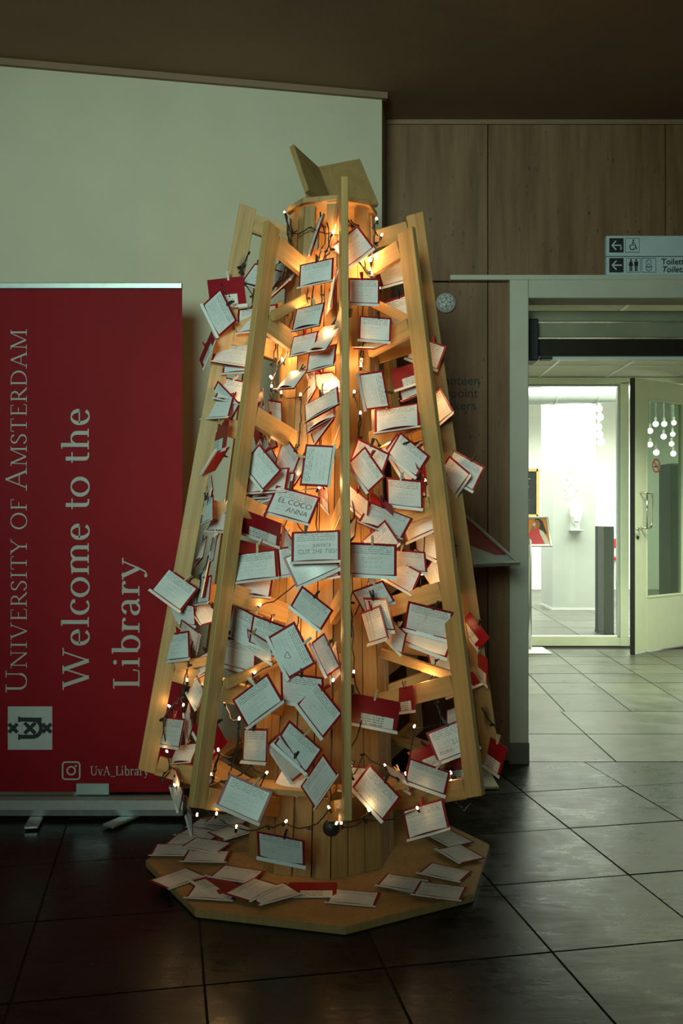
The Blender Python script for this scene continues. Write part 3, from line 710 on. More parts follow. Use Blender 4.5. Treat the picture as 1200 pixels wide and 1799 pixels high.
# globe lamps; those at the door glass are added in place of reflections
bm = bmesh.new(); bmesh.ops.create_icosphere(bm, subdivisions=2, radius=.05); GLB = mesh_from_bm('globe', bm, GLOBE, True)
globes = [(1052, 718, 13.2, 'first from the top beside the pillar'), (1054, 733, 13.0, 'second from the top beside the pillar'),
          (1051, 750, 12.8, 'third from the top beside the pillar'), (1053, 764, 12.6, 'fourth from the top beside the pillar'),
          (1056, 777, 12.4, 'lowest of the column beside the pillar'), (966, 746, 11.2, 'in front of the pillar, higher on its left'),
          (978, 771, 11.0, 'in front of the pillar, lower on its left'), (1024, 772, 11.1, 'in front of the pillar, on its right'),
          (957, 786, 12.2, 'left of the pillar above the chalkboard'), (1152, 745, 10.6, 'leftmost of the top row, added as reflection in the door glass'),
          (1167, 745, 10.9, 'second of the top row, added as reflection in the door glass'), (1184, 743, 12.2, 'rightmost of the top row, added as reflection in the door glass'),
          (1142, 757, 10.4, 'leftmost of all, added as reflection in the door glass'), (1166, 767, 10.7, 'near the middle, added as reflection in the door glass'),
          (1142, 781, 10.9, 'low on the left, added as reflection in the door glass'), (1153, 795, 10.3, 'just above the sticker, added as reflection in the door glass'),
          (1182, 763, 12.6, 'second of the right column, added as reflection in the door glass'), (1180, 780, 11.9, 'third of the right column, added as reflection in the door glass'),
          (1183, 797, 11.0, 'lowest of the right column, added as reflection in the door glass')]
for (px, py, yy, s) in globes:
    p = at(px, py, yy); g = empty('globe_lamp', p); tag(g, 'glowing white globe lamp '+s, 'lamp', 'globe lamps hanging in the canteen')
    put('globe', GLB, Matrix.Translation(p) @ Matrix.Scale(.68 if px > 1100 else 1.0, 4), g)
    bm = bmesh.new(); tube(bm, [p+Vector((0, 0, .045)), Vector((p.x, p.y, 3.0))], .0014, 5); put('cord', mesh_from_bm('cord', bm, PLWHITE), Matrix(), g)
    bm = bmesh.new(); tube(bm, [p+Vector((0, 0, .04)), p+Vector((0, 0, .075))], .014, 8); put('socket', mesh_from_bm('socket', bm, PLWHITE), Matrix(), g)

# ------------------------------------------------------------------ poster stands
POST_RED = plain('poster_red', (.26, .012, .02), .5); POST_WHITE = plain('poster_white', (.42, .45, .42), .5)
POST_OR = plain('poster_orange', (.68, .22, .035), .5); POST_SKIN = plain('poster_skin', (.33, .13, .07), .5)
POST_HAIR = plain('poster_hair', (.03, .014, .01), .5); POST_DRESS = plain('poster_dress', (.62, .03, .06), .5); POST_SCARF = plain('poster_scarf', (.66, .6, .55), .5)
def poster_stand(name, label, tr, e1, e2, W_, H_, base, shapes):
    x = e1.normalized(); y = -(e2 - x*e2.dot(x)).normalized(); z = x.cross(y)
    c = tr - x*W_/2 - y*H_/2
    M = Matrix((x, y, z)).transposed().to_4x4(); M.translation = c
    root = empty(name, base); tag(root, label, 'poster stand')
    put('poster', box_mesh('poster', (W_-.02, H_-.02, .006), shapes[0], 0), M.copy(), root)
    for k, (mat, pts) in enumerate(shapes[1]):
        bm = bmesh.new(); bm.faces.new([bm.verts.new((p[0]*W_, p[1]*H_, .0036+.0004*k)) for p in pts])
        for f in bm.faces:
            if f.normal.z < 0: f.normal_flip()
        put('printed_area', mesh_from_bm('printed_area', bm, mat), M.copy(), root)
    for s in (-1, 1):
        put('frame_side', box_mesh('frame_side', (.022, H_, .016), SILVER, .003), M @ Matrix.Translation((s*(W_/2-.011), 0, .002)), root)
        put('frame_rail', box_mesh('frame_rail', (W_-.044, .022, .016), SILVER, .003), M @ Matrix.Translation((0, s*(H_/2-.011), .002)), root)
    top = c - z*.03
    bm = bmesh.new(); tube(bm, [c-z*.008, top, Vector((base[0], base[1], top.z-.06)), Vector((base[0], base[1], .02))], .016, 10)
    put('pole', mesh_from_bm('pole', bm, SILVER, True), Matrix(), root)
    box('base_plate', (base[0], base[1], .007), (.30, .36, .012), PLWHITE, root, .003)
    return root
br = at(907, 992, 4.08)
e1 = Vector((.24, .175, 0)); e2 = Vector((.19, -.30, -.22))
poster_stand('poster_stand', 'silver framed tilted poster with red corner behind the tree', br - e2*(.42/e2.length), e1, e2, .297, .42, (br.x-.22, 4.28, 0),
             (POST_WHITE, [(POST_RED, [(-.46, .47), (.46, .47), (.46, -.33), (.2, -.33), (-.46, .1)])]))
tr = at(963, 908, 8.32)
poster_stand('poster_stand', 'orange poster of a person in red on a stand before the glass', tr, Vector((1, .03, 0)), Vector((.045, -.15, -.256)), .42, .297, (tr.x-.19, 8.17, 0),
             (POST_OR, [(POST_HAIR, [(.22, .42), (.3, .44), (.37, .34), (.40, .1), (.43, -.1), (.33, -.06), (.22, .12), (.2, .3)]),
                        (POST_SKIN, [(.2, .36), (.27, .4), (.31, .28), (.29, .14), (.23, .1), (.19, .2)]),
                        (POST_DRESS, [(.05, -.05), (.12, .08), (.26, .12), (.31, -.05), (.33, -.44), (.0, -.44), (.02, -.2)]),
                        (POST_SCARF, [(.27, .08), (.36, -.02), (.46, -.42), (.36, -.44), (.28, -.1)]),
                        (POST_SKIN, [(.08, .02), (.16, .24), (.2, .26), (.2, .2), (.14, -.02)]),
                        (POST_SCARF, [(.14, .22), (.2, .3), (.22, .24), (.18, .16)])]))

# ------------------------------------------------------------------ things on the travertine wall
sd = at(783, 533, YT-.002)
dt = empty('smoke_detector', sd); tag(dt, 'round white slotted detector on the travertine wall', 'detector')
M = Matrix.Translation(sd) @ YNEG
bm = bmesh.new(); lathe(bm, [(.048, 0), (.048, .012), (.044, .02), (.03, .026), (.0, .028)], 32); put('housing', mesh_from_bm('housing', bm, LIP, True), M, dt)
put('inner_ring', disc_mesh('inner_ring', .024, .026, INK, z=.0285), M, dt); put('outer_ring', disc_mesh('outer_ring', .039, .040, INK, z=.0235), M, dt)
put('centre_ring', disc_mesh('centre_ring', .008, .0095, INK, z=.029), M, dt)
for k in range(8):
    a = k*math.pi/4+.2
    o = put('slot', box_mesh('slot', (.011, .003, .002), INK), M @ Matrix.Rotation(a, 4, 'Z') @ Matrix.Translation((0, -.0335, .0245)), dt)
for k in range(4):
    put('hole', disc_mesh('hole', 0, .004, INK, 10), M @ Matrix.Rotation(k*math.pi/2, 4, 'Z') @ Matrix.Translation((0, .017, .0288)), dt)
lt = empty('wall_lettering', at(790, 690, YT)); tag(lt, 'black wall lettering with canteen and lockers half hidden by the tree', 'lettering')
for word, right, by in (('Canteen', 842, 676), ('Pinpoint', 840, 698), ('Lockers', 836, 720)):
    me = sans(word, .063, INK, 'word'); e = extent(me)
    p = at(right, by, YT-.0012)
    put('word', me, Matrix.Translation((p.x-e[1], YT-.0012, p.z)) @ RX, lt)
# toilet sign
sA = at(1065, 414, YT-.03); sB = at(1065, 487, YT-.03)
sg = empty('direction_sign', (sA.x+.4, YT-.02, sB.z)); tag(sg, 'brushed metal toilet direction sign with arrows above the doorway', 'sign')
SWd = .80; sh = sA.z-sB.z; mid = (sA.z+sB.z)/2
for z0, z1 in ((mid+.0015, sA.z), (sB.z, mid-.0015)):
    box('panel', (sA.x+SWd/2, YT-.015, (z0+z1)/2), (SWd, .03, z1-z0), SIGNALU, sg, .002)
yy = YT-.0312
def spos(px, py): return at(px, py, yy)
def flat(name, bm, mat, c, s=1.0, lift=0.0):
    bmesh.ops.recalc_face_normals(bm, faces=bm.faces[:])
    for v in bm.verts: v.co *= s
    M = Matrix.Translation((c.x, c.y-lift, c.z)) @ RX
    return put(name, mesh_from_bm(name, bm, mat), M, sg)
PXM = yy/F
def square(c, half, mat, name, lift=0.0):
    bm = bmesh.new(); bm.faces.new([bm.verts.new((a*half, b*half, 0)) for a, b in ((-1, -1), (1, -1), (1, 1), (-1, 1))])
    return flat(name, bm, mat, c, 1.0, lift)
ARW = LIP
for cy in (431, 466): square(spos(1083, cy), 12.6*PXM, SIGNBLACK, 'black_square', .0005)
bm = bmesh.new(); ribbon(bm, [(-.5, .0), (.62, .0), (.62, -.62)], lambda a, b: .17); ribbon(bm, [(-.05, .62), (-.62, .0), (-.05, -.62)], lambda a, b: .17)
flat('arrow', bm, ARW, spos(1083, 431), 12.6*PXM, .001)
bm = bmesh.new(); ribbon(bm, [(-.6, 0), (.75, 0)], lambda a, b: .17); ribbon(bm, [(0, .62), (-.62, 0), (0, -.62)], lambda a, b: .17)
flat('arrow', bm, ARW, spos(1083, 466), 12.6*PXM, .001)
for (cxp, cyp) in ((1111, 431), (1113, 466), (1140, 466)):
    bm = bmesh.new(); q = [(-1, -1), (1, -1), (1, 1), (-1, 1), (-1, -1)]
    for a, b in zip(q, q[1:]): ribbon(bm, [a, b], lambda p, r: .06)
    flat('icon_border', bm, SIGNBLACK, spos(cxp, cyp), 12.2*PXM, .0006)
def dot(bm, x, y, r, n=14): bm.faces.new([bm.verts.new((x+r*math.cos(2*math.pi*k/n), y+r*math.sin(2*math.pi*k/n), 0)) for k in range(n)])
bm = bmesh.new(); dot(bm, .15, .72, .13); ribbon(bm, [(.08, .55), (0, .1), (.4, .08), (.55, -.5), (.68, -.45)], lambda a, b: .15)
ribbon(bm, arc(.0, -.25, .38, .38, 110, 350, 16), lambda a, b: .13); ribbon(bm, [(.05, .35), (.38, .33)], lambda a, b: .1)
flat('wheelchair_icon', bm, SIGNBLACK, spos(1111, 431), 12.2*PXM, .0008)
bm = bmesh.new()
for ox, skirt in ((-.38, True), (.38, False)):
    dot(bm, ox, .74, .15)
    w1_, w2_ = (.2, .34) if skirt else (.3, .26)
    bm.faces.new([bm.verts.new(p) for p in ((ox-w1_, .55, 0), (ox-w2_, -.1, 0), (ox+w2_, -.1, 0), (ox+w1_, .55, 0))])
    for s in (-1, 1): ribbon(bm, [(ox+s*.11, -.1), (ox+s*.11, -.85)], lambda a, b: .17)
flat('people_icon', bm, SIGNBLACK, spos(1113, 466), 12.2*PXM, .0008)
bm = bmesh.new(); ribbon(bm, arc(0, .35, .36, .45, -10, 190, 16), lambda a, b: .08); ribbon(bm, arc(0, -.3, .42, .5, 0, 360, 24), lambda a, b: .08)
ribbon(bm, [(-.4, -.2), (.4, -.2)], lambda a, b: .08); ribbon(bm, arc(0, -.2, .2, .22, 180, 360, 10), lambda a, b: .08)
flat('baby_icon', bm, SIGNBLACK, spos(1140, 466), 12.2*PXM, .0008)
for txt, py, shr in (('Toiletten', 464.5, 0), ('Toilets', 478, .25)):
    p = spos(1162, py); me = sans(txt, .0395, SIGNBLACK, 'word', shr, .0007)
    put('word', me, Matrix.Translation((p.x, p.y-.0008, p.z)) @ RX, sg)

# ------------------------------------------------------------------ roll-up banner
YB = 3.73
bR = at(320, 1000, YB).x; bW = .85; bL = bR-bW; bTop = at(320, 503, YB).z
bn = empty('banner_stand', ((bL+bR)/2, YB, 0)); tag(bn, 'red roll-up welcome banner with grey lettering beside the tree', 'banner')
sheet = box('banner_sheet', ((bL+bR)/2, YB, (bTop+.10)/2), (bW, .002, bTop-.10), BANNER, bn)
rz = at(320, 508, YB).z
box('top_rail', ((bL+bR)/2, YB-.002, bTop), (bW+.004, .022, .024), ALU, bn, .003)
bm = bmesh.new()
prof = [(-.045, .02), (.045, .02), (.05, .045), (.03, .075), (.012, .085), (-.012, .085), (-.03, .075), (-.05, .045)]
vs0 = [bm.verts.new((bL-.01, YB+p[0], p[1])) for p in prof]; vs1 = [bm.verts.new((bR+.01, YB+p[0], p[1])) for p in prof]
for k in range(8): bm.faces.new((vs0[k], vs0[(k+1) % 8], vs1[(k+1) % 8], vs1[k]))
bm.faces.new(vs0); bm.faces.new(list(reversed(vs1))); bmesh.ops.recalc_face_normals(bm, faces=bm.faces[:])
put('cassette', mesh_from_bm('cassette', bm, ALU), Matrix(), bn)
for px, ang in ((55, 8), (222, -28)):
    p = at(px, 1438, YB-.10)
    put('foot', box_mesh('foot', (.052, .26, .012), ALU, .003), Matrix.Translation((p.x, YB-.03, .012)) @ Matrix.Rotation(R(ang), 4, 'Z'), bn)
p = at(163, 1396, YB-.012); box('clip_plate', (p.x, YB-.012, .115), (.13, .008, .045), ALU, bn, .002)
pole_bm = bmesh.new(); tube(pole_bm, [Vector(((bL+bR)/2, YB+.02, .08)), Vector(((bL+bR)/2, YB+.02, bTop))], .009, 8); put('support_pole', mesh_from_bm('support_pole', pole_bm, ALU), Matrix(), bn)
def upright(me, px, py, name, dy=.0018):
    """text that reads upwards: local x -> +z, local y -> -x"""
    p = at(px, py, YB-dy)
    M = Matrix(((0, -1, 0, p.x), (0, 0, -1, YB-dy), (1, 0, 0, p.z), (0, 0, 0, 1)))
    return put(name, me, M, bn)
k = YB/F
for me in roman_words('UNIVERSITY OF AMSTERDAM', BAN_TXT, 642*k, 37*k, .085, .04, {0, 14}, .02): upright(me, 47, 1219, 'title_word')
for me in roman_words('Welcome to the', BAN_TXT, 496*k, 46*k, .12, .045): upright(me, 156, 1212, 'greeting_word')
for me in roman_words('Library', BAN_TXT, 232*k, 46*k, .12, .045): upright(me, 245, 1212, 'greeting_word')
lc = at(53, 1279, YB)
box('logo_square', (lc.x, YB-.0012, lc.z), (78*k, .001, 76*k), BAN_WHITE, bn)
M = Matrix(((0, -1, 0, lc.x), (0, 0, -1, YB-.0026), (1, 0, 0, lc.z), (0, 0, 0, 1)))
put('emblem', emblem(SIGNBLACK, 76*k), M, bn)
ic = at(125, 1354, YB-.0016); bm = bmesh.new()
rr = []
for cxx, cyy, a in ((.62, .62, 0), (-.62, .62, 90), (-.62, -.62, 180), (.62, -.62, 270)): rr += arc(cxx, cyy, .32, .32, a, a+90, 6)
rr.append(rr[0])
ribbon(bm, rr, lambda a, b: .17); ribbon(bm, arc(0, 0, .44, .44, 0, 360, 24), lambda a, b: .17); dot(bm, .52, .52, .12)
for v in bm.verts: v.co *= 16*k
bmesh.ops.recalc_face_normals(bm, faces=bm.faces[:])
put('camera_icon', mesh_from_bm('camera_icon', bm, BAN_TXT), Matrix.Translation((ic.x, YB-.0016, ic.z)) @ RX, bn)
p = at(158, 1362, YB-.0016)
put('handle_lettering', roman('UvA_Library', BAN_TXT, 104*k, 16*k, .12, .06)[0], Matrix.Translation((p.x, YB-.0016, p.z)) @ RX, bn)

# ------------------------------------------------------------------ the wooden tree
TC = Vector((-.069, 3.28)); TH = R(7.6)
FINS = [TH + i*math.pi/4 for i in range(8)]           # angle from the direction to the camera, clockwise seen from above
LEAN = .0365/2.25
def r_out(hh): return .3165 + (2.26-hh)*.1614
def r_core(hh): return .145 + (2.24-hh)*.049
def P(r, ang, hh): return Vector((TC.x + LEAN*hh + r*math.sin(ang), TC.y - r*math.cos(ang), hh))
def radial(ang): return Vector((math.sin(ang), -math.cos(ang), 0))
def tang(ang): return Vector((math.cos(ang), math.sin(ang), 0))
tree = empty('wooden_tree', (TC.x, TC.y, 0)); tag(tree, 'tall pine lattice tree with eight slanted beams on an octagonal base', 'wooden tree')
BR = .598; BT = .024
bm = bmesh.new(); prism(bm, [(BR*math.sin(a), -BR*math.cos(a)) for a in FINS], 0, BT)
bmesh.ops.recalc_face_normals(bm, faces=bm.faces[:]); bmesh.ops.bevel(bm, geom=bm.edges[:], offset=.003, segments=2, affect='EDGES')
put('base_board', mesh_from_bm('base_board', bm, PLY), Matrix.Translation((TC.x, TC.y, .001)), tree)
# core: three boards to a face
Z0, Z1 = BT+.002, 2.22
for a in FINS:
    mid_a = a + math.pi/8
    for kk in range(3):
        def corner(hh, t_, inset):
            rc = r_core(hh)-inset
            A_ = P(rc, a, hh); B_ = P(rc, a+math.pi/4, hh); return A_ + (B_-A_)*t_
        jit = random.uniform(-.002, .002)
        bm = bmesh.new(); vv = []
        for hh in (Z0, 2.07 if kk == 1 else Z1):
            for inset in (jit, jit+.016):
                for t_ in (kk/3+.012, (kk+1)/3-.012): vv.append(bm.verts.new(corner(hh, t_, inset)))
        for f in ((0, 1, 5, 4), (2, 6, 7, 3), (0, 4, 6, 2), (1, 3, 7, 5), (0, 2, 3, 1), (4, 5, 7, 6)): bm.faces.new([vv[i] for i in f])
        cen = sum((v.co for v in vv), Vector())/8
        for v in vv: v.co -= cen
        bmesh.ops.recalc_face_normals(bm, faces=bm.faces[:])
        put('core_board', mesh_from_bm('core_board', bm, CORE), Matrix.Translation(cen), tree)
def octo(name, r, z, th, mat):
    bm = bmesh.new(); prism(bm, [(r*math.sin(a), -r*math.cos(a)) for a in FINS], 0, th); bmesh.ops.recalc_face_normals(bm, faces=bm.faces[:])
    bmesh.ops.bevel(bm, geom=bm.edges[:], offset=.002, segments=1, affect='EDGES')
    return put(name, mesh_from_bm(name, bm, mat), Matrix.Translation((TC.x+LEAN*z, TC.y, z)), tree)
octo('lid', .158, 2.228, .018, PLY)
gm = bmesh.new(); lathe(gm, [(.026, 0), (.026, .012), (.02, .02), (.0, .024)], 20)
gp = P(r_core(.19)*.985, FINS[0], .19)
put('cable_grommet', mesh_from_bm('cable_grommet', gm, SIGNBLACK, True), Matrix.Translation(gp) @ YNEG, tree)
ARMH = [None, 1.80, 1.50, 1.22, .95, .66, None]
for i, a in enumerate(FINS):
    top = 2.25 if i % 2 == 0 else 2.125
    bot = .335
    rd = radial(a); tg = tang(a); wbm = .060
    # slanted beam with ends cut along the arms
    ctr = P(r_out(1.3), a, 1.3)
    bm = bmesh.new(); vv = []
    cut = math.tan(R(17))
    for hh in (bot, top):
        for dr_ in (0, -wbm):
            hcut = hh + dr_*cut
            for s in (-.011, .011):
                vv.append(bm.verts.new(P(r_out(hcut)+dr_, a, hcut) + tg*s))
    for f in ((0, 1, 3, 2), (4, 6, 7, 5), (0, 4, 5, 1), (2, 3, 7, 6), (0, 2, 6, 4), (1, 5, 7, 3)): bm.faces.new([vv[j] for j in f])
    # local frame: z along the beam
    M = frame_matrix(P(r_out(bot), a, bot), P(r_out(top), a, top), rd)
    bmesh.ops.transform(bm, matrix=M.inverted(), verts=bm.verts[:]); bmesh.ops.recalc_face_normals(bm, faces=bm.faces[:])
    bmesh.ops.bevel(bm, geom=bm.edges[:], offset=.0015, segments=1, affect='EDGES')
    beam = put('fin_beam', mesh_from_bm('fin_beam', bm, PINE), M, tree)
    hs = [top-.022-.045] + ARMH[1:6] + [bot+.01]
    for j, hh in enumerate(hs):
        ro = r_out(hh)-wbm-.001
        ho = hh
        p0 = P(ro, a, ho)
        dl_ = ro - r_core(hh-.06) + .004
        p1 = P(ro-dl_, a, ho-dl_*math.tan(R(18)))
        plank('arm', p0, p1, tg, .022, .062, PINE, beam)
        if j in (1, 5):
            up = .085 if j == 1 else .05
            q0 = P(ro-.004, a, ho+.02); q1 = P(r_core(ho+.1)+.003, a, ho+.02+up)
            plank('brace', q0 + tg*.022, q1 + tg*.022, tg, .018, .03, PINE, beam)
# ring of flat boards low down between the fins
for i, a in enumerate(FINS):
    b_ = FINS[(i+1) % 8] + (2*math.pi if i == 7 else 0)
    p0 = P(.405, a+.045, .352); p1 = P(.405, b_-.045, .352)
    plank('ring_board', p0, p1, radial((a+b_)/2), .09, .018, PINE, tree)

# pose of a flat rectangle from three of its corners in the photo at a known depth
def pose(tl, tr_, bl, W_, H_, depth, out, lim=.97):
    s = depth/F
    a2 = Vector(((tr_[0]-tl[0])*s, -(tr_[1]-tl[1])*s)); b2 = Vector(((bl[0]-tl[0])*s, -(bl[1]-tl[1])*s))
    if a2.length > W_: a2 *= W_/a2.length
    if b2.length > H_: b2 *= H_/b2.length
    d1 = min(math.sqrt(max(0, W_*W_-a2.length_squared)), lim*W_); d2 = min(math.sqrt(max(0, H_*H_-b2.length_squared)), lim*H_)
    sg_ = -1 if a2.dot(b2) > 0 else 1
    best = None
    for s1 in (1, -1):
        A_ = Vector((a2.x, s1*d1, a2.y)).normalized(); B_ = Vector((b2.x, s1*sg_*d2, b2.y)).normalized()
        if (A_+B_).length < 1e-4 or (A_-B_).length < 1e-4: continue
        p_ = (A_+B_).normalized(); q_ = (A_-B_).normalized()
        A_ = (p_+q_)/math.sqrt(2); B_ = (p_-q_)/math.sqrt(2)
        n_ = A_.cross(-B_)
        sc_ = n_.dot(Vector((-.38, -.92, .10))) + .12*n_.dot(out)
        if n_.y > 0: sc_ -= 3
        if best is None or sc_ > best[0]: best = (sc_, A_, B_, n_)
    _, A_, B_, n_ = best
    return Matrix((A_, -B_, n_)).transposed()
def depth_on_tree(px, py, layer):
    u, v = ray(px, py); bestz, bestd = None, 9
    z = 2.35
    while z < 3.5:
        hh = EYE - v*z
        x = u*z - TC.x - LEAN*hh; y = z - TC.y
        rr_ = math.hypot(x, y); an = math.atan2(x, -y) - TH
        an = (an + math.pi*4) % (math.pi/4) - math.pi/8
        rho = rr_*math.cos(an)/math.cos(math.pi/8)
        RL = max(r_core(hh)+.035, r_out(hh)-.088-.13*layer)
        if rho <= RL: return z
        if rho-RL < bestd: bestd, bestz = rho-RL, z
        z += .004
    return bestz-.03
# star of rhombic boards on the lid
for quad in (((512, 256, 3.23), (539, 336, 3.17), (580, 364, 3.28), (556, 296, 3.35)), ((631, 282, 3.44), (559, 296, 3.37), (592, 375, 3.30), (664, 361, 3.38)),
             ((536, 334, 3.44), (575, 331, 3.44), (579, 372, 3.40), (540, 374, 3.40))):
    q = [at(*c) for c in quad]; cen = sum(q, Vector())/4
    nrm = (q[2]-q[0]).cross(q[3]-q[1]).normalized()
    bm = bmesh.new(); lo = [bm.verts.new(p_-cen-nrm*.009) for p_ in q]; hi = [bm.verts.new(p_-cen+nrm*.009) for p_ in q]
    bm.faces.new(list(reversed(lo))); bm.faces.new(hi)
    for n_ in range(4): bm.faces.new((lo[n_], lo[(n_+1) % 4], hi[(n_+1) % 4], hi[n_]))
    bmesh.ops.recalc_face_normals(bm, faces=bm.faces[:])
    put('star_board', mesh_from_bm('star_board', bm, PLY), Matrix.Translation(cen), tree)

# ------------------------------------------------------------------ note cards
CW, CH = .150, .106
def grid_mesh(name, w_, h_, bow, mat, nx=6, ny=4, z=0.0):
    bm = bmesh.new(); vs = []
    for j in range(ny+1):
        row = []
        for i in range(nx+1):
            u = i/nx-.5; v = j/ny-.5
            zz = z + bow*(1-(2*u)**2)*max(0, .5-v)
            row.append(bm.verts.new((u*w_, v*h_, zz)))
        vs.append(row)
    for j in range(ny):
        for i in range(nx): bm.faces.new((vs[j][i], vs[j][i+1], vs[j+1][i+1], vs[j+1][i]))
    return mesh_from_bm(name, bm, mat, True)
BACK = box_mesh('backing', (CW, CH, .0014), CARD_RED, .0004)
NOTES = [grid_mesh('note', .134, .090, b_, NOTE) for b_ in (.002, .006, .011)]
bm = bmesh.new(); bm_box(bm, (0, 0, 0), (CW+.006, .011, .0012)); LIPM = mesh_from_bm('lip', bm, LIP)
bm = bmesh.new(); bm.faces.new([bm.verts.new(p) for p in ((-.05, -.019, 0), (.05, -.019, 0), (.05, .019, 0), (-.05, .019, 0))]); LABM = mesh_from_bm('address_label', bm, LABELM)
def peg_mesh(mat):
    bm = bmesh.new()
    for s in (-1, 1):
        bm_box(bm, (0, 0, s*.0035), (.0065, .034, .0035), Matrix.Rotation(R(7*s), 4, 'X'))
    tube(bm, [Vector((-.004, 0, 0)), Vector((.004, 0, 0))], .003, 6)
    return mesh_from_bm('peg', bm, mat)
PEGS = [peg_mesh(m_) for m_ in (PEGW, PEGD, PEGD, PEGR, PEGWH)]
cards = []
def card(M, typ, layer, px, py, flatcard=False, hand=None, idx=0):
    root = empty('note_card'); root.matrix_basis = M
    def part(name, me, T):
        o = bpy.data.objects.new(name, me); COL.objects.link(o); o.parent = root; o.matrix_basis = T; return o
    part('backing', BACK, Matrix())
    if typ == 'n':
        part('note', NOTES[0 if flatcard else idx % 3], Matrix.Translation((0, .001, .0016)))
        part('lip', LIPM, Matrix.Translation((0, -CH/2+.001, .007 if not flatcard else .003)) @ Matrix.Rotation(R(-28 if not flatcard else -6), 4, 'X'))
        if hand == 'heart':
            bm = bmesh.new(); ribbon(bm, [(0, -.011), (-.010, .002), (-.009, .008), (-.004, .009), (0, .004), (.004, .009), (.009, .008), (.010, .002), (0, -.011)], lambda a, b: .0013)
            part('heart_drawing', mesh_from_bm('heart_drawing', bm, PENCIL), Matrix.Translation((.01, -.016, .012)))
        elif hand:
            for (txt, x, y, s) in hand:
                me = sans(txt, s, PENCIL, 'handwriting', .1, -.0005); part('handwriting', me, Matrix.Translation((x, y, .0165 if idx % 3 == 2 else .010)))
    else:
        part('address_label', LABM, Matrix.Translation((.012 if idx % 2 else -.008, -.026, .0012)))
        part('lip', LIPM, Matrix.Translation((0, -CH/2+.001, .002)))
    if not flatcard:
        sx = random.choice((-.03, -.01, 0, .015, .03))
        part('peg', PEGS[(idx*7) % 5], Matrix.Translation((sx, CH/2+.008, .001)) @ Matrix.Rotation(random.uniform(-.35, .35), 4, 'Z'))
    cards.append(dict(o=root, px=px, py=py, typ=typ, flat=flatcard, M=M, hand=hand))
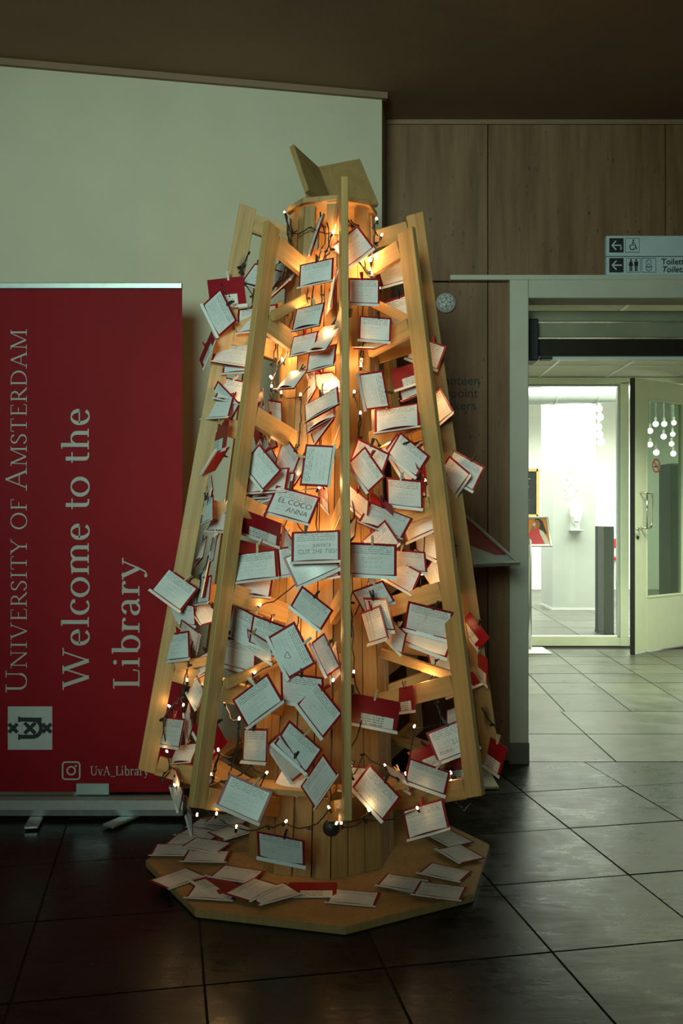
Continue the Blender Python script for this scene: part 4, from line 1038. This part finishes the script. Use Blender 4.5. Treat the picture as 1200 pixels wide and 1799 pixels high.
# corner pixels: top-left, top-right, bottom-left of the card as written on; layer 0 hangs outermost
HANG = [
 (536,442,562,374,547,453,.75,'n'),(528,463,589,451,522,509,.2,'n'),(446,458,505,480,418,498,.5,'n'),(474,461,510,457,462,505,.7,'n'),
 (485,500,525,473,473,528,.8,'n'),(521,539,574,531,509,584,.2,'n'),(573,553,583,483,585,548,.6,'n'),(416,539,488,534,416,588,.5,'n'),
 (581,427,628,405,612,463,.3,'n'),(611,483,665,497,614,527,.2,'n'),(661,458,704,456,674,499,.6,'n'),(669,527,715,523,689,572,.6,'n'),
 (364,492,430,488,367,540,1.0,'r'),(388,508,420,568,352,531,0,'n'),(344,627,371,585,358,646,.8,'r'),(383,592,458,607,371,637,.3,'n'),
 (393,610,464,608,390,659,.6,'n'),(392,660,458,676,375,702,.3,'n'),(362,692,415,692,352,737,.6,'n'),(384,671,426,712,364,696,.45,'n'),
 (366,745,405,742,363,797,1.0,'r'),(374,826,402,786,358,834,.7,'n'),(477,723,490,787,443,738,.9,'n'),(501,753,523,808,489,802,1.1,'n'),
 (455,780,498,827,420,815,0,'n'),(437,826,510,820,430,871,.3,'n'),(447,835,522,828,438,880,.55,'n'),(427,853,480,831,434,895,.42,'n'),
 (484,851,563,874,465,902,.15,'coco'),(424,893,497,919,417,936,.15,'r'),(527,853,536,779,580,857,.1,'n'),(537,711,597,672,533,751,.1,'n'),
 (540,735,590,700,536,769,.3,'n'),(545,760,580,715,553,785,.5,'n'),(514,586,560,584,507,626,.5,'n'),(566,570,598,581,541,614,.1,'n'),
 (569,562,600,574,555,592,.6,'n'),(545,618,596,600,534,660,.3,'n'),(507,649,545,650,481,685,.3,'n'),(550,662,584,652,562,688,.8,'n'),
 (535,665,553,659,541,700,1.1,'n'),(630,550,685,565,633,591,.1,'n'),(656,590,673,607,634,608,.7,'n'),(670,655,688,717,627,655,.1,'n'),
 (728,585,782,612,715,627,.5,'n'),(688,648,748,630,694,688,.8,'r'),(700,680,752,665,706,706,1.1,'n'),(658,716,736,708,659,763,.1,'n'),
 (628,764,681,801,616,812,.4,'n'),(642,781,674,838,614,812,.05,'n'),(703,753,748,804,687,794,0,'n'),(697,762,737,830,679,786,.4,'n'),
 (679,837,740,846,682,887,.12,'write'),(650,879,724,912,630,918,.25,'n'),(634,950,676,915,663,990,.2,'n'),(612,952,696,956,613,1011,0,'n'),
 (700,905,754,882,718,953,.35,'n'),(690,965,746,968,694,1002,.45,'n'),(729,917,762,938,735,967,.6,'n'),(763,980,790,1020,747,1005,.35,'n'),
 (690,978,740,1004,673,1018,.75,'n'),(790,925,796,975,770,935,.8,'n'),(763,843,788,803,801,875,.3,'n'),(798,790,851,821,777,833,.6,'n'),
 (735,712,772,687,760,755,.5,'n'),(359,878,372,836,367,903,.5,'n'),(348,879,378,871,350,922,.7,'n'),(378,890,424,888,358,937,.5,'n'),
 (347,957,366,945,343,993,.8,'n'),(347,1053,360,978,363,1046,.3,'n'),(293,996,349,1034,264,1038,0,'n'),(295,1055,347,1060,292,1092,.35,'n'),
 (335,1020,376,1008,332,1068,.5,'n'),(368,1058,382,1087,338,1071,.4,'n'),(278,1117,334,1108,284,1165,.3,'n'),(307,1126,322,1086,344,1150,.1,'n'),
 (336,1163,385,1132,345,1195,.6,'n'),(340,1188,366,1206,324,1224,.65,'n'),(331,1238,346,1271,318,1262,.7,'n'),(281,1266,330,1257,272,1316,.05,'n'),
 (305,1313,347,1308,300,1341,.4,'n'),(365,1250,404,1297,331,1290,.55,'r'),(362,1325,380,1365,345,1346,.8,'n'),(305,1344,325,1385,299,1388,.2,'n'),
 (324,1400,343,1418,324,1443,.5,'n'),(402,976,486,963,405,1028,.05,'n'),(399,1000,483,1006,392,1044,.45,'n'),(485,964,560,950,491,1016,.5,'n'),
 (512,935,598,931,512,991,0,'cut'),(498,981,576,942,521,1037,.2,'n'),(520,975,594,966,525,1024,.6,'n'),(531,1029,587,1070,508,1067,.05,'n'),
 (517,1092,556,1163,468,1122,0,'heart'),(570,1109,598,1168,547,1133,.3,'n'),(444,1080,512,1100,434,1133,.3,'n'),(408,1063,470,1084,392,1116,.5,'n'),
 (384,1118,455,1126,378,1172,.6,'n'),(404,1233,470,1184,436,1279,0,'n'),(492,1180,569,1187,493,1236,.35,'n'),(555,1201,606,1246,517,1246,.05,'n'),
 (508,1265,567,1312,480,1312,0,'n'),(492,1285,539,1348,467,1313,.3,'n'),(527,1390,568,1325,555,1420,.05,'n'),(424,1287,473,1275,424,1345,.6,'n'),
 (495,1350,540,1362,481,1384,1.0,'n'),(401,1362,478,1392,380,1415,0,'n'),(453,1460,538,1466,450,1515,.3,'mars'),(617,1039,672,1018,640,1078,.6,'n'),
 (637,1050,678,1050,655,1108,.1,'n'),(634,1080,666,1060,650,1137,.35,'n'),(682,1078,710,1112,679,1120,.5,'n'),(718,1057,796,1072,709,1109,.05,'n'),
 (722,1080,799,1108,708,1130,.3,'n'),(752,1148,810,1128,759,1190,.35,'n'),(760,1192,825,1172,782,1222,.6,'r'),(617,1216,702,1230,612,1274,.15,'r'),
 (750,1292,821,1257,770,1344,0,'xoxo'),(717,1327,787,1352,714,1376,0,'n'),(650,1346,705,1392,617,1392,.05,'n'),(708,1431,779,1404,717,1476,.3,'n'),
 (678,1348,710,1346,684,1382,.9,'n'),(605,1350,645,1348,600,1390,.8,'n'),(770,1335,830,1322,777,1378,.6,'r'),(722,1325,770,1305,735,1352,.5,'r'),
 (785,1250,820,1240,790,1275,.5,'n'),(854,1290,884,1308,842,1342,.5,'r'),(826,1068,851,1118,815,1100,.6,'r'),(835,1143,851,1150,836,1192,.7,'r'),
 (700,1215,724,1200,704,1258,.9,'r'),(614,850,648,880,612,886,.8,'n'),(733,765,759,752,739,802,.7,'r'),(745,815,771,820,742,868,.7,'r'),
 (405,945,482,960,400,988,.5,'r'),(512,818,532,808,516,848,.7,'n'),(430,800,454,767,446,816,.8,'n'),(465,768,492,808,453,790,.7,'n'),(600,930,622,922,603,957,.5,'n'),(497,930,522,950,490,958,.6,'n'),
 (655,872,690,885,652,900,.6,'r'),(768,968,792,1000,758,992,.8,'r'),(437,1112,482,1124,432,1146,.5,'n'),(563,855,577,857,563,892,.6,'r'),(368,945,386,940,362,990,.6,'n'),
 (455,742,470,790,430,760,1.0,'r'),(590,1130,602,1180,575,1150,.8,'n'),(440,705,462,690,446,738,.8,'r'),(470,700,498,708,470,746,1.2,'n'),
]
HAND = {'coco': [('EL COCO', -.05, -.004, .026), ('ANNA', -.012, -.03, .024)],
        'cut': [('JUSTICE', -.010, -.004, .0165), ('CUT THE TIES!', -.055, -.024, .0185)],
        'heart': 'heart', 'xoxo': [('Xoxo,', -.055, -.03, .02), ('Laura', .0, -.012, .022)]}
for idx, (x0, y0, x1, y1, x2, y2, layer, typ) in enumerate(HANG):
    cpx, cpy = (x1+x2)/2, (y1+y2)/2
    z = depth_on_tree(cpx, cpy, layer)
    # same-layer neighbours get slightly different depths so that sheets do not cut each other
    z += .006*((idx*5) % 7 - 3)/3
    c = at(cpx, cpy, z)
    out = Vector((c.x-TC.x-LEAN*c.z, c.y-TC.y, 0)).normalized()
    la = math.hypot(x1-x0, y1-y0)*z/F; lb = math.hypot(x2-x0, y2-y0)*z/F
    k_ = min(1.0, max(.74, 1.03*max(la/CW, lb/CH)))
    M = pose((x0, y0), (x1, y1), (x2, y2), CW*k_, CH*k_, z, out).to_4x4() @ Matrix.Diagonal((k_, k_, 1, 1)); M.translation = c
    card(M, 'r' if typ == 'r' else 'n', layer, cpx, cpy, False, HAND.get(typ), idx)
# cards lying on the base board (centre pixel and two pixels along the long side)
def t8(x, y): return (250+x*.2083, 1410+y*.2083)
def t7(x, y): return (600+x*.2333, 1330+y*.2333)
def t6(x, y): return (370+x*.2083, 1330+y*.2083)
FLAT = [(t8(300,640),t8(120,620),t8(320,550),'n'),(t8(600,760),t8(490,780),t8(720,795),'n'),(t8(620,690),t8(560,630),t8(720,740),'r'),(t8(800,605),t8(710,530),t8(1040,580),'n'),
 (t8(1100,770),t8(980,800),t8(1200,740),'n'),(t8(930,735),t8(720,760),t8(950,640),'n'),(t8(720,150),t8(590,140),t8(840,165),'n'),(t8(760,245),t8(650,300),t8(850,240),'n'),
 (t8(580,190),t8(450,215),t8(640,238),'n'),(t8(490,265),t8(330,250),t8(600,303),'n'),(t8(350,330),t8(330,370),t8(430,280),'n'),(t8(270,400),t8(150,435),t8(370,437),'n'),
 (t8(540,455),t8(420,475),t8(640,480),'n'),(t8(540,360),t8(440,295),t8(720,340),'n'),
 (t7(90,1060),t7(-40,980),t7(200,1000),'n'),(t6(860,1120),t6(650,1112),t6(1060,1112),'r'),
 (t7(820,615),t7(660,590),t7(830,680),'n'),(t7(895,730),t7(730,700),t7(880,790),'n'),(t7(470,950),t7(315,985),t7(560,1025),'n'),(t7(740,1010),t7(620,930),t7(870,962),'n'),
 (t7(620,990),t7(410,990),t7(730,1060),'n'),(t7(780,870),t7(750,790),t7(945,830),'n')]
for idx, (cpt, pa, pb, typ) in enumerate(FLAT):
    zt = BT + .0035 + .0026*(idx % 8 if idx < 14 else (idx-14) % 6)
    def ground(p_):
        u, v = ray(*p_); y = (EYE-zt)/v; return Vector((u*y, y, zt))
    c = ground(cpt); d = ground(pb)-ground(pa); d.z = 0; d.normalize()
    M = Matrix((d, Vector((0, 0, 1)).cross(d), Vector((0, 0, 1)))).transposed().to_4x4(); M.translation = c
    M = M @ Matrix.Rotation(R(1.0+.4*(idx % 4)), 4, 'X')
    card(M, typ, 0, cpt[0], cpt[1], True, None, idx)
ORD = ['zeroth','first','second','third','fourth','fifth','sixth','seventh','eighth','ninth','tenth','eleventh','twelfth','thirteenth','fourteenth','fifteenth','sixteenth','seventeenth','eighteenth','nineteenth']
TENS = {2: 'twent', 3: 'thirt', 4: 'fort', 5: 'fift', 6: 'sixt'}
def ordinal(n):
    if n < 20: return ORD[n]
    return TENS[n//10]+'ieth' if n % 10 == 0 else TENS[n//10]+'y-'+ORD[n % 10]
def lf(y): return 472 - (y-395)*.132
def rf(y): return 722 + (y-395)*.119
GAPS = ['between the two left beams', 'between left front and centre beams', 'between centre and right front beams', 'right of the right front beam']
bins = {0: [], 1: [], 2: [], 3: [], 'L': [], 'R': []}
for cdx in cards:
    if cdx['flat']: bins['L' if cdx['px'] < 600 else 'R'].append(cdx); continue
    x, y = cdx['px'], cdx['py']
    bins[0 if x < lf(y) else 1 if x < 606 else 2 if x < rf(y) else 3].append(cdx)
for key, lst in bins.items():
    lst.sort(key=lambda q: q['py'])
    for n_, q in enumerate(lst, 1):
        ex = q['M'].col[0]; angd = math.degrees(math.atan2(-ex.z, ex.x))
        if q['flat']:
            where = 'lying on the base %s of the tree' % ('left' if key == 'L' else 'right'); tilt = 'flat'
        else:
            where = GAPS[key]
            tilt = 'level' if abs(angd) < 9 else 'left-tilted' if -62 < angd < 0 else 'right-tilted' if 0 < angd < 62 else 'sideways'
        kind_ = 'white note card' if q['typ'] == 'n' else 'red card with label'
        if q['flat']: lab = '%s %s, %s from the back' % (kind_, where, ordinal(n_))
        else: lab = '%s %s, %s from the top %s' % (tilt, kind_, ordinal(n_), where)
        tag(q['o'], lab, 'card', 'cards lying on the tree base' if q['flat'] else 'note cards pegged to the tree')

# ------------------------------------------------------------------ light strings
bm = bmesh.new(); lathe(bm, [(.0, -.001), (.0032, 0), (.0036, .005), (.003, .009), (.0, .0115)], 8); BULBM = mesh_from_bm('bulb', bm, BULB, True)
bm = bmesh.new(); lathe(bm, [(.0036, -.014), (.0042, -.010), (.0042, 0), (.002, .001)], 8); HOLD = mesh_from_bm('holder', bm, BLACKPL)
STR = {
 'left': ('black string of tiny warm lights between the two left beams', [(437,446,.1,0),(421,478,.2,0),(446,520,.9,0),(446,704,.6,1),(410,860,.8,0),(352,1010,.5,0),(331,1170,.2,0),(329,1197,.1,1),(318,1225,.1,0),(322,1240,.1,1),(299,1242,.0,1),(286,1262,.0,0),(294,1322,.2,1),(300,1350,.2,0),(284,1368,.1,0),(309,1381,.1,1),(318,1395,.2,0),(346,1434,.1,1)]),
 'mid_left': ('black string of tiny warm lights between left front and centre beams', [(507,420,.7,0),(501,375,.6,1),(513,410,.9,0),(545,400,1.2,0),(584,411,.7,2),(575,440,1.2,0),(555,480,1.3,2),(540,560,1.3,2),(525,545,1.3,0),(497,635,1.0,2),(478,665,.7,2),(477,681,.7,1),(494,692,1.0,1),(528,696,.9,1),(570,640,1.3,2),(565,712,1.4,2),(557,815,1.3,2),(455,825,1.1,2),(560,858,.6,2),(555,962,1.3,2),(510,890,1.2,2),(440,1058,.9,2),(455,1065,.6,1),(535,1010,1.3,2),(515,1130,1.3,2),(446,1183,.5,1),(414,1217,.7,1),(395,1234,.95,2),(420,1265,.3,1),(418,1300,.3,0),(410,1330,.4,0),(384,1320,.4,1),(372,1363,.4,1),(358,1376,.2,1),(388,1372,.3,0),(440,1345,.4,0),(467,1360,.6,1),(440,1410,.3,0),(380,1431,.2,1),(415,1455,.3,1),(470,1452,.7,0),(501,1445,1.0,1),(540,1455,1.2,0),(579,1421,.7,1),(585,1197,.4,1)]),
 'mid_right': ('black string of tiny warm lights between centre and right front beams', [(662,387,.5,1),(655,400,.6,0),(670,415,.5,1),(657,428,.6,0),(651,460,.8,2),(650,476,.7,1),(653,484,.7,1),(622,440,1.0,2),(667,508,.4,1),(640,508,1.2,2),(634,644,.9,2),(667,658,.3,1),(622,691,.9,1),(633,728,.7,1),(628,770,1.0,0),(687,806,.9,2),(697,735,1.3,2),(645,812,1.2,0),(655,985,1.0,2),(619,1090,1.0,0),(621,1183,.9,1),(644,1242,.3,1),(618,1310,.6,0),(616,1337,.3,1),(616,1346,.3,1),(617,1364,.3,1),(640,1325,.9,0),(677,1347,.5,1),(700,1370,.8,0),(649,1425,.1,1),(600,1448,.3,1),(590,1448,.3,1),(640,1440,.9,0),(734,1421,.2,1)]),
 'right': ('black string of tiny warm lights beside the right front beam', [(700,700,.9,0),(748,846,.5,1),(742,1010,.4,1),(735,1044,.7,2),(728,1055,.8,1),(760,1095,.5,0),(803,1117,.2,1),(765,1160,.5,0),(752,1208,.5,2),(768,1235,.4,0),(778,1270,.3,0),(727,1278,.9,1),(713,1362,.5,1),(790,1345,.4,0),(793,1360,.2,1),(791,1375,.2,1),(805,1410,.3,0),(825,1412,.4,0)]),
}
LOOPS = {'mid_left': [[(562,372,1.0),(572,420,1.1),(560,455,1.1),(546,472,.9)],[(575,392,.9),(580,440,1.1),(565,466,.6)],[(505,382,.6),(506,410,.8),(512,432,1.0)],[(511,385,.6),(514,412,.8),(522,405,.9)],[(566,500,1.2),(564,535,1.1)],[(540,505,1.3),(541,535,1.2)],[(514,548,.9),(508,580,1.0),(506,600,1.1)],[(501,525,.9),(499,575,1.0)],[(484,605,.8),(480,640,.8),(484,690,.9)],[(488,600,.9),(487,650,.8)],[(530,700,1.1),(527,760,1.1),(522,800,1.0)],[(420,1270,.3),(416,1320,.4),(402,1358,.3),(400,1395,.3)],[(384,1322,.4),(376,1370,.3)],[(356,1378,.2),(360,1390,.1),(348,1432,.1)],[(362,1388,.1),(368,1430,.2)],[(447,1190,.4),(445,1210,.6)]],
 'mid_right': [[(612,386,.9),(622,405,.5)],[(616,384,.9),(628,404,.5)],[(657,396,.6),(658,430,.6),(652,470,.7)],[(640,458,.9),(644,478,.9),(652,492,.6)],[(634,610,.9),(632,642,.8)],[(640,612,.9),(637,642,.8)],[(634,730,.7),(630,770,.9),(640,790,.9)],[(662,770,.9),(668,792,.8)],[(620,870,1.0),(622,930,1.0)],[(619,1010,.9),(617,1060,.9),(618,1120,.9)]],
 'right': [[(757,1212,.5),(768,1240,.4),(776,1275,.3),(782,1300,.3)],[(795,1362,.2),(803,1385,.2),(812,1410,.2)],[(800,1364,.3),(818,1385,.3),(828,1408,.3)],[(846,1243,.5),(856,1262,.5),(872,1280,.5),(884,1290,.5)],[(740,1024,.5),(735,1044,.6)]],
 'left': [[(437,446,.1),(424,470,.1),(420,480,.1)],[(330,1170,.2),(318,1220,.1),(300,1245,.1),(288,1262,.1)],[(306,1240,.1),(298,1262,.1)],[(300,1345,.2),(284,1368,.1)],[(304,1345,.2),(318,1378,.2)],[(390,500,.2),(398,515,.2),(412,528,.3)]]}
nl = 0
for key, (lab, pts) in STR.items():
    ws = []
    for (px, py, layer, b_) in pts:
        z = depth_on_tree(px, py, layer); ws.append((at(px, py, z), b_))
    root = empty('light_string', ws[0][0]); tag(root, lab, 'string lights', 'light strings on the tree')
    path = []
    for i in range(len(ws)-1):
        a_, b_ = ws[i][0], ws[i+1][0]; L_ = (b_-a_).length; n_ = max(3, int(L_/.03))
        for k_ in range(n_):
            t_ = k_/n_; q_ = a_.lerp(b_, t_)
            q_ += Vector((random.uniform(-1, 1), random.uniform(-1, 1), random.uniform(-1, 1)))*.004
            q_.z -= .10*L_*math.sin(math.pi*t_)
            # keep the cable outside the core
            rel = Vector((q_.x-TC.x-LEAN*q_.z, q_.y-TC.y)); mn = r_core(q_.z)+.008
            if rel.length < mn:
                rel = rel.normalized()*mn; q_.x = TC.x+LEAN*q_.z+rel.x; q_.y = TC.y+rel.y
            path.append(q_)
    path.append(ws[-1][0])
    bm = bmesh.new(); tube(bm, path, .0022, 5)
    put('cable', mesh_from_bm('cable', bm, BLACKPL, True), Matrix(), root)
    for lp in LOOPS[key]:
        q3 = [at(a_, b_, depth_on_tree(a_, b_, c_)) for a_, b_, c_ in lp]; pp = []
        for i in range(len(q3)-1):
            for k_ in range(5):
                v_ = q3[i].lerp(q3[i+1], k_/5); pp.append(v_ + Vector((random.uniform(-1, 1), random.uniform(-1, 1), random.uniform(-1, 1)))*.003)
        pp.append(q3[-1]); bm = bmesh.new(); tube(bm, pp, .0023, 5)
        put('cable', mesh_from_bm('cable', bm, BLACKPL, True), Matrix(), root)
        put('twig', HOLD, Matrix.Translation(pp[len(pp)//2]) @ Matrix.Rotation(random.uniform(0, 6), 4, 'Z') @ Matrix.Rotation(1.5, 4, 'X'), root).name = 'holder'
    for i, (p_, b_) in enumerate(ws):
        if b_ == 0:
            M = Matrix.Translation(p_) @ Matrix.Rotation(random.uniform(0, 6), 4, 'Z') @ Matrix.Rotation(random.uniform(.6, 2.2), 4, 'X')
            put('holder', HOLD, M, root); continue
        M = Matrix.Translation(p_) @ Matrix.Rotation(random.uniform(0, 6), 4, 'Z') @ Matrix.Rotation(random.uniform(-.9, .9), 4, 'X')
        hd = put('holder', HOLD, M, root)
        bb = bpy.data.objects.new('bulb', BULBM); COL.objects.link(bb); bb.parent = hd; bb.scale = (1.25, 1.25, 1.25) if b_ == 2 else (1, 1, 1)
        if True:
            l = bpy.data.lights.new('bulb_light', 'POINT'); l.energy = .66 if b_ == 2 else .035
            l.color = (1.0, .59, .23); l.shadow_soft_size = .012
            lo = bpy.data.objects.new('bulb_light', l); COL.objects.link(lo); lo.parent = hd; lo.location = (0, 0, .024)
            nl += 1
inner = P(0, 0, 2.10)
hd = put('holder', HOLD, Matrix.Translation(inner), root); bb = bpy.data.objects.new('bulb', BULBM); COL.objects.link(bb); bb.parent = hd
l = bpy.data.lights.new('bulb_light', 'POINT'); l.energy = .9; l.color = (1.0, .59, .23); l.shadow_soft_size = .012
lo = bpy.data.objects.new('bulb_light', l); COL.objects.link(lo); lo.parent = hd; lo.location = (0, 0, .024)
print('bulb lights', nl, 'cards', len(cards))
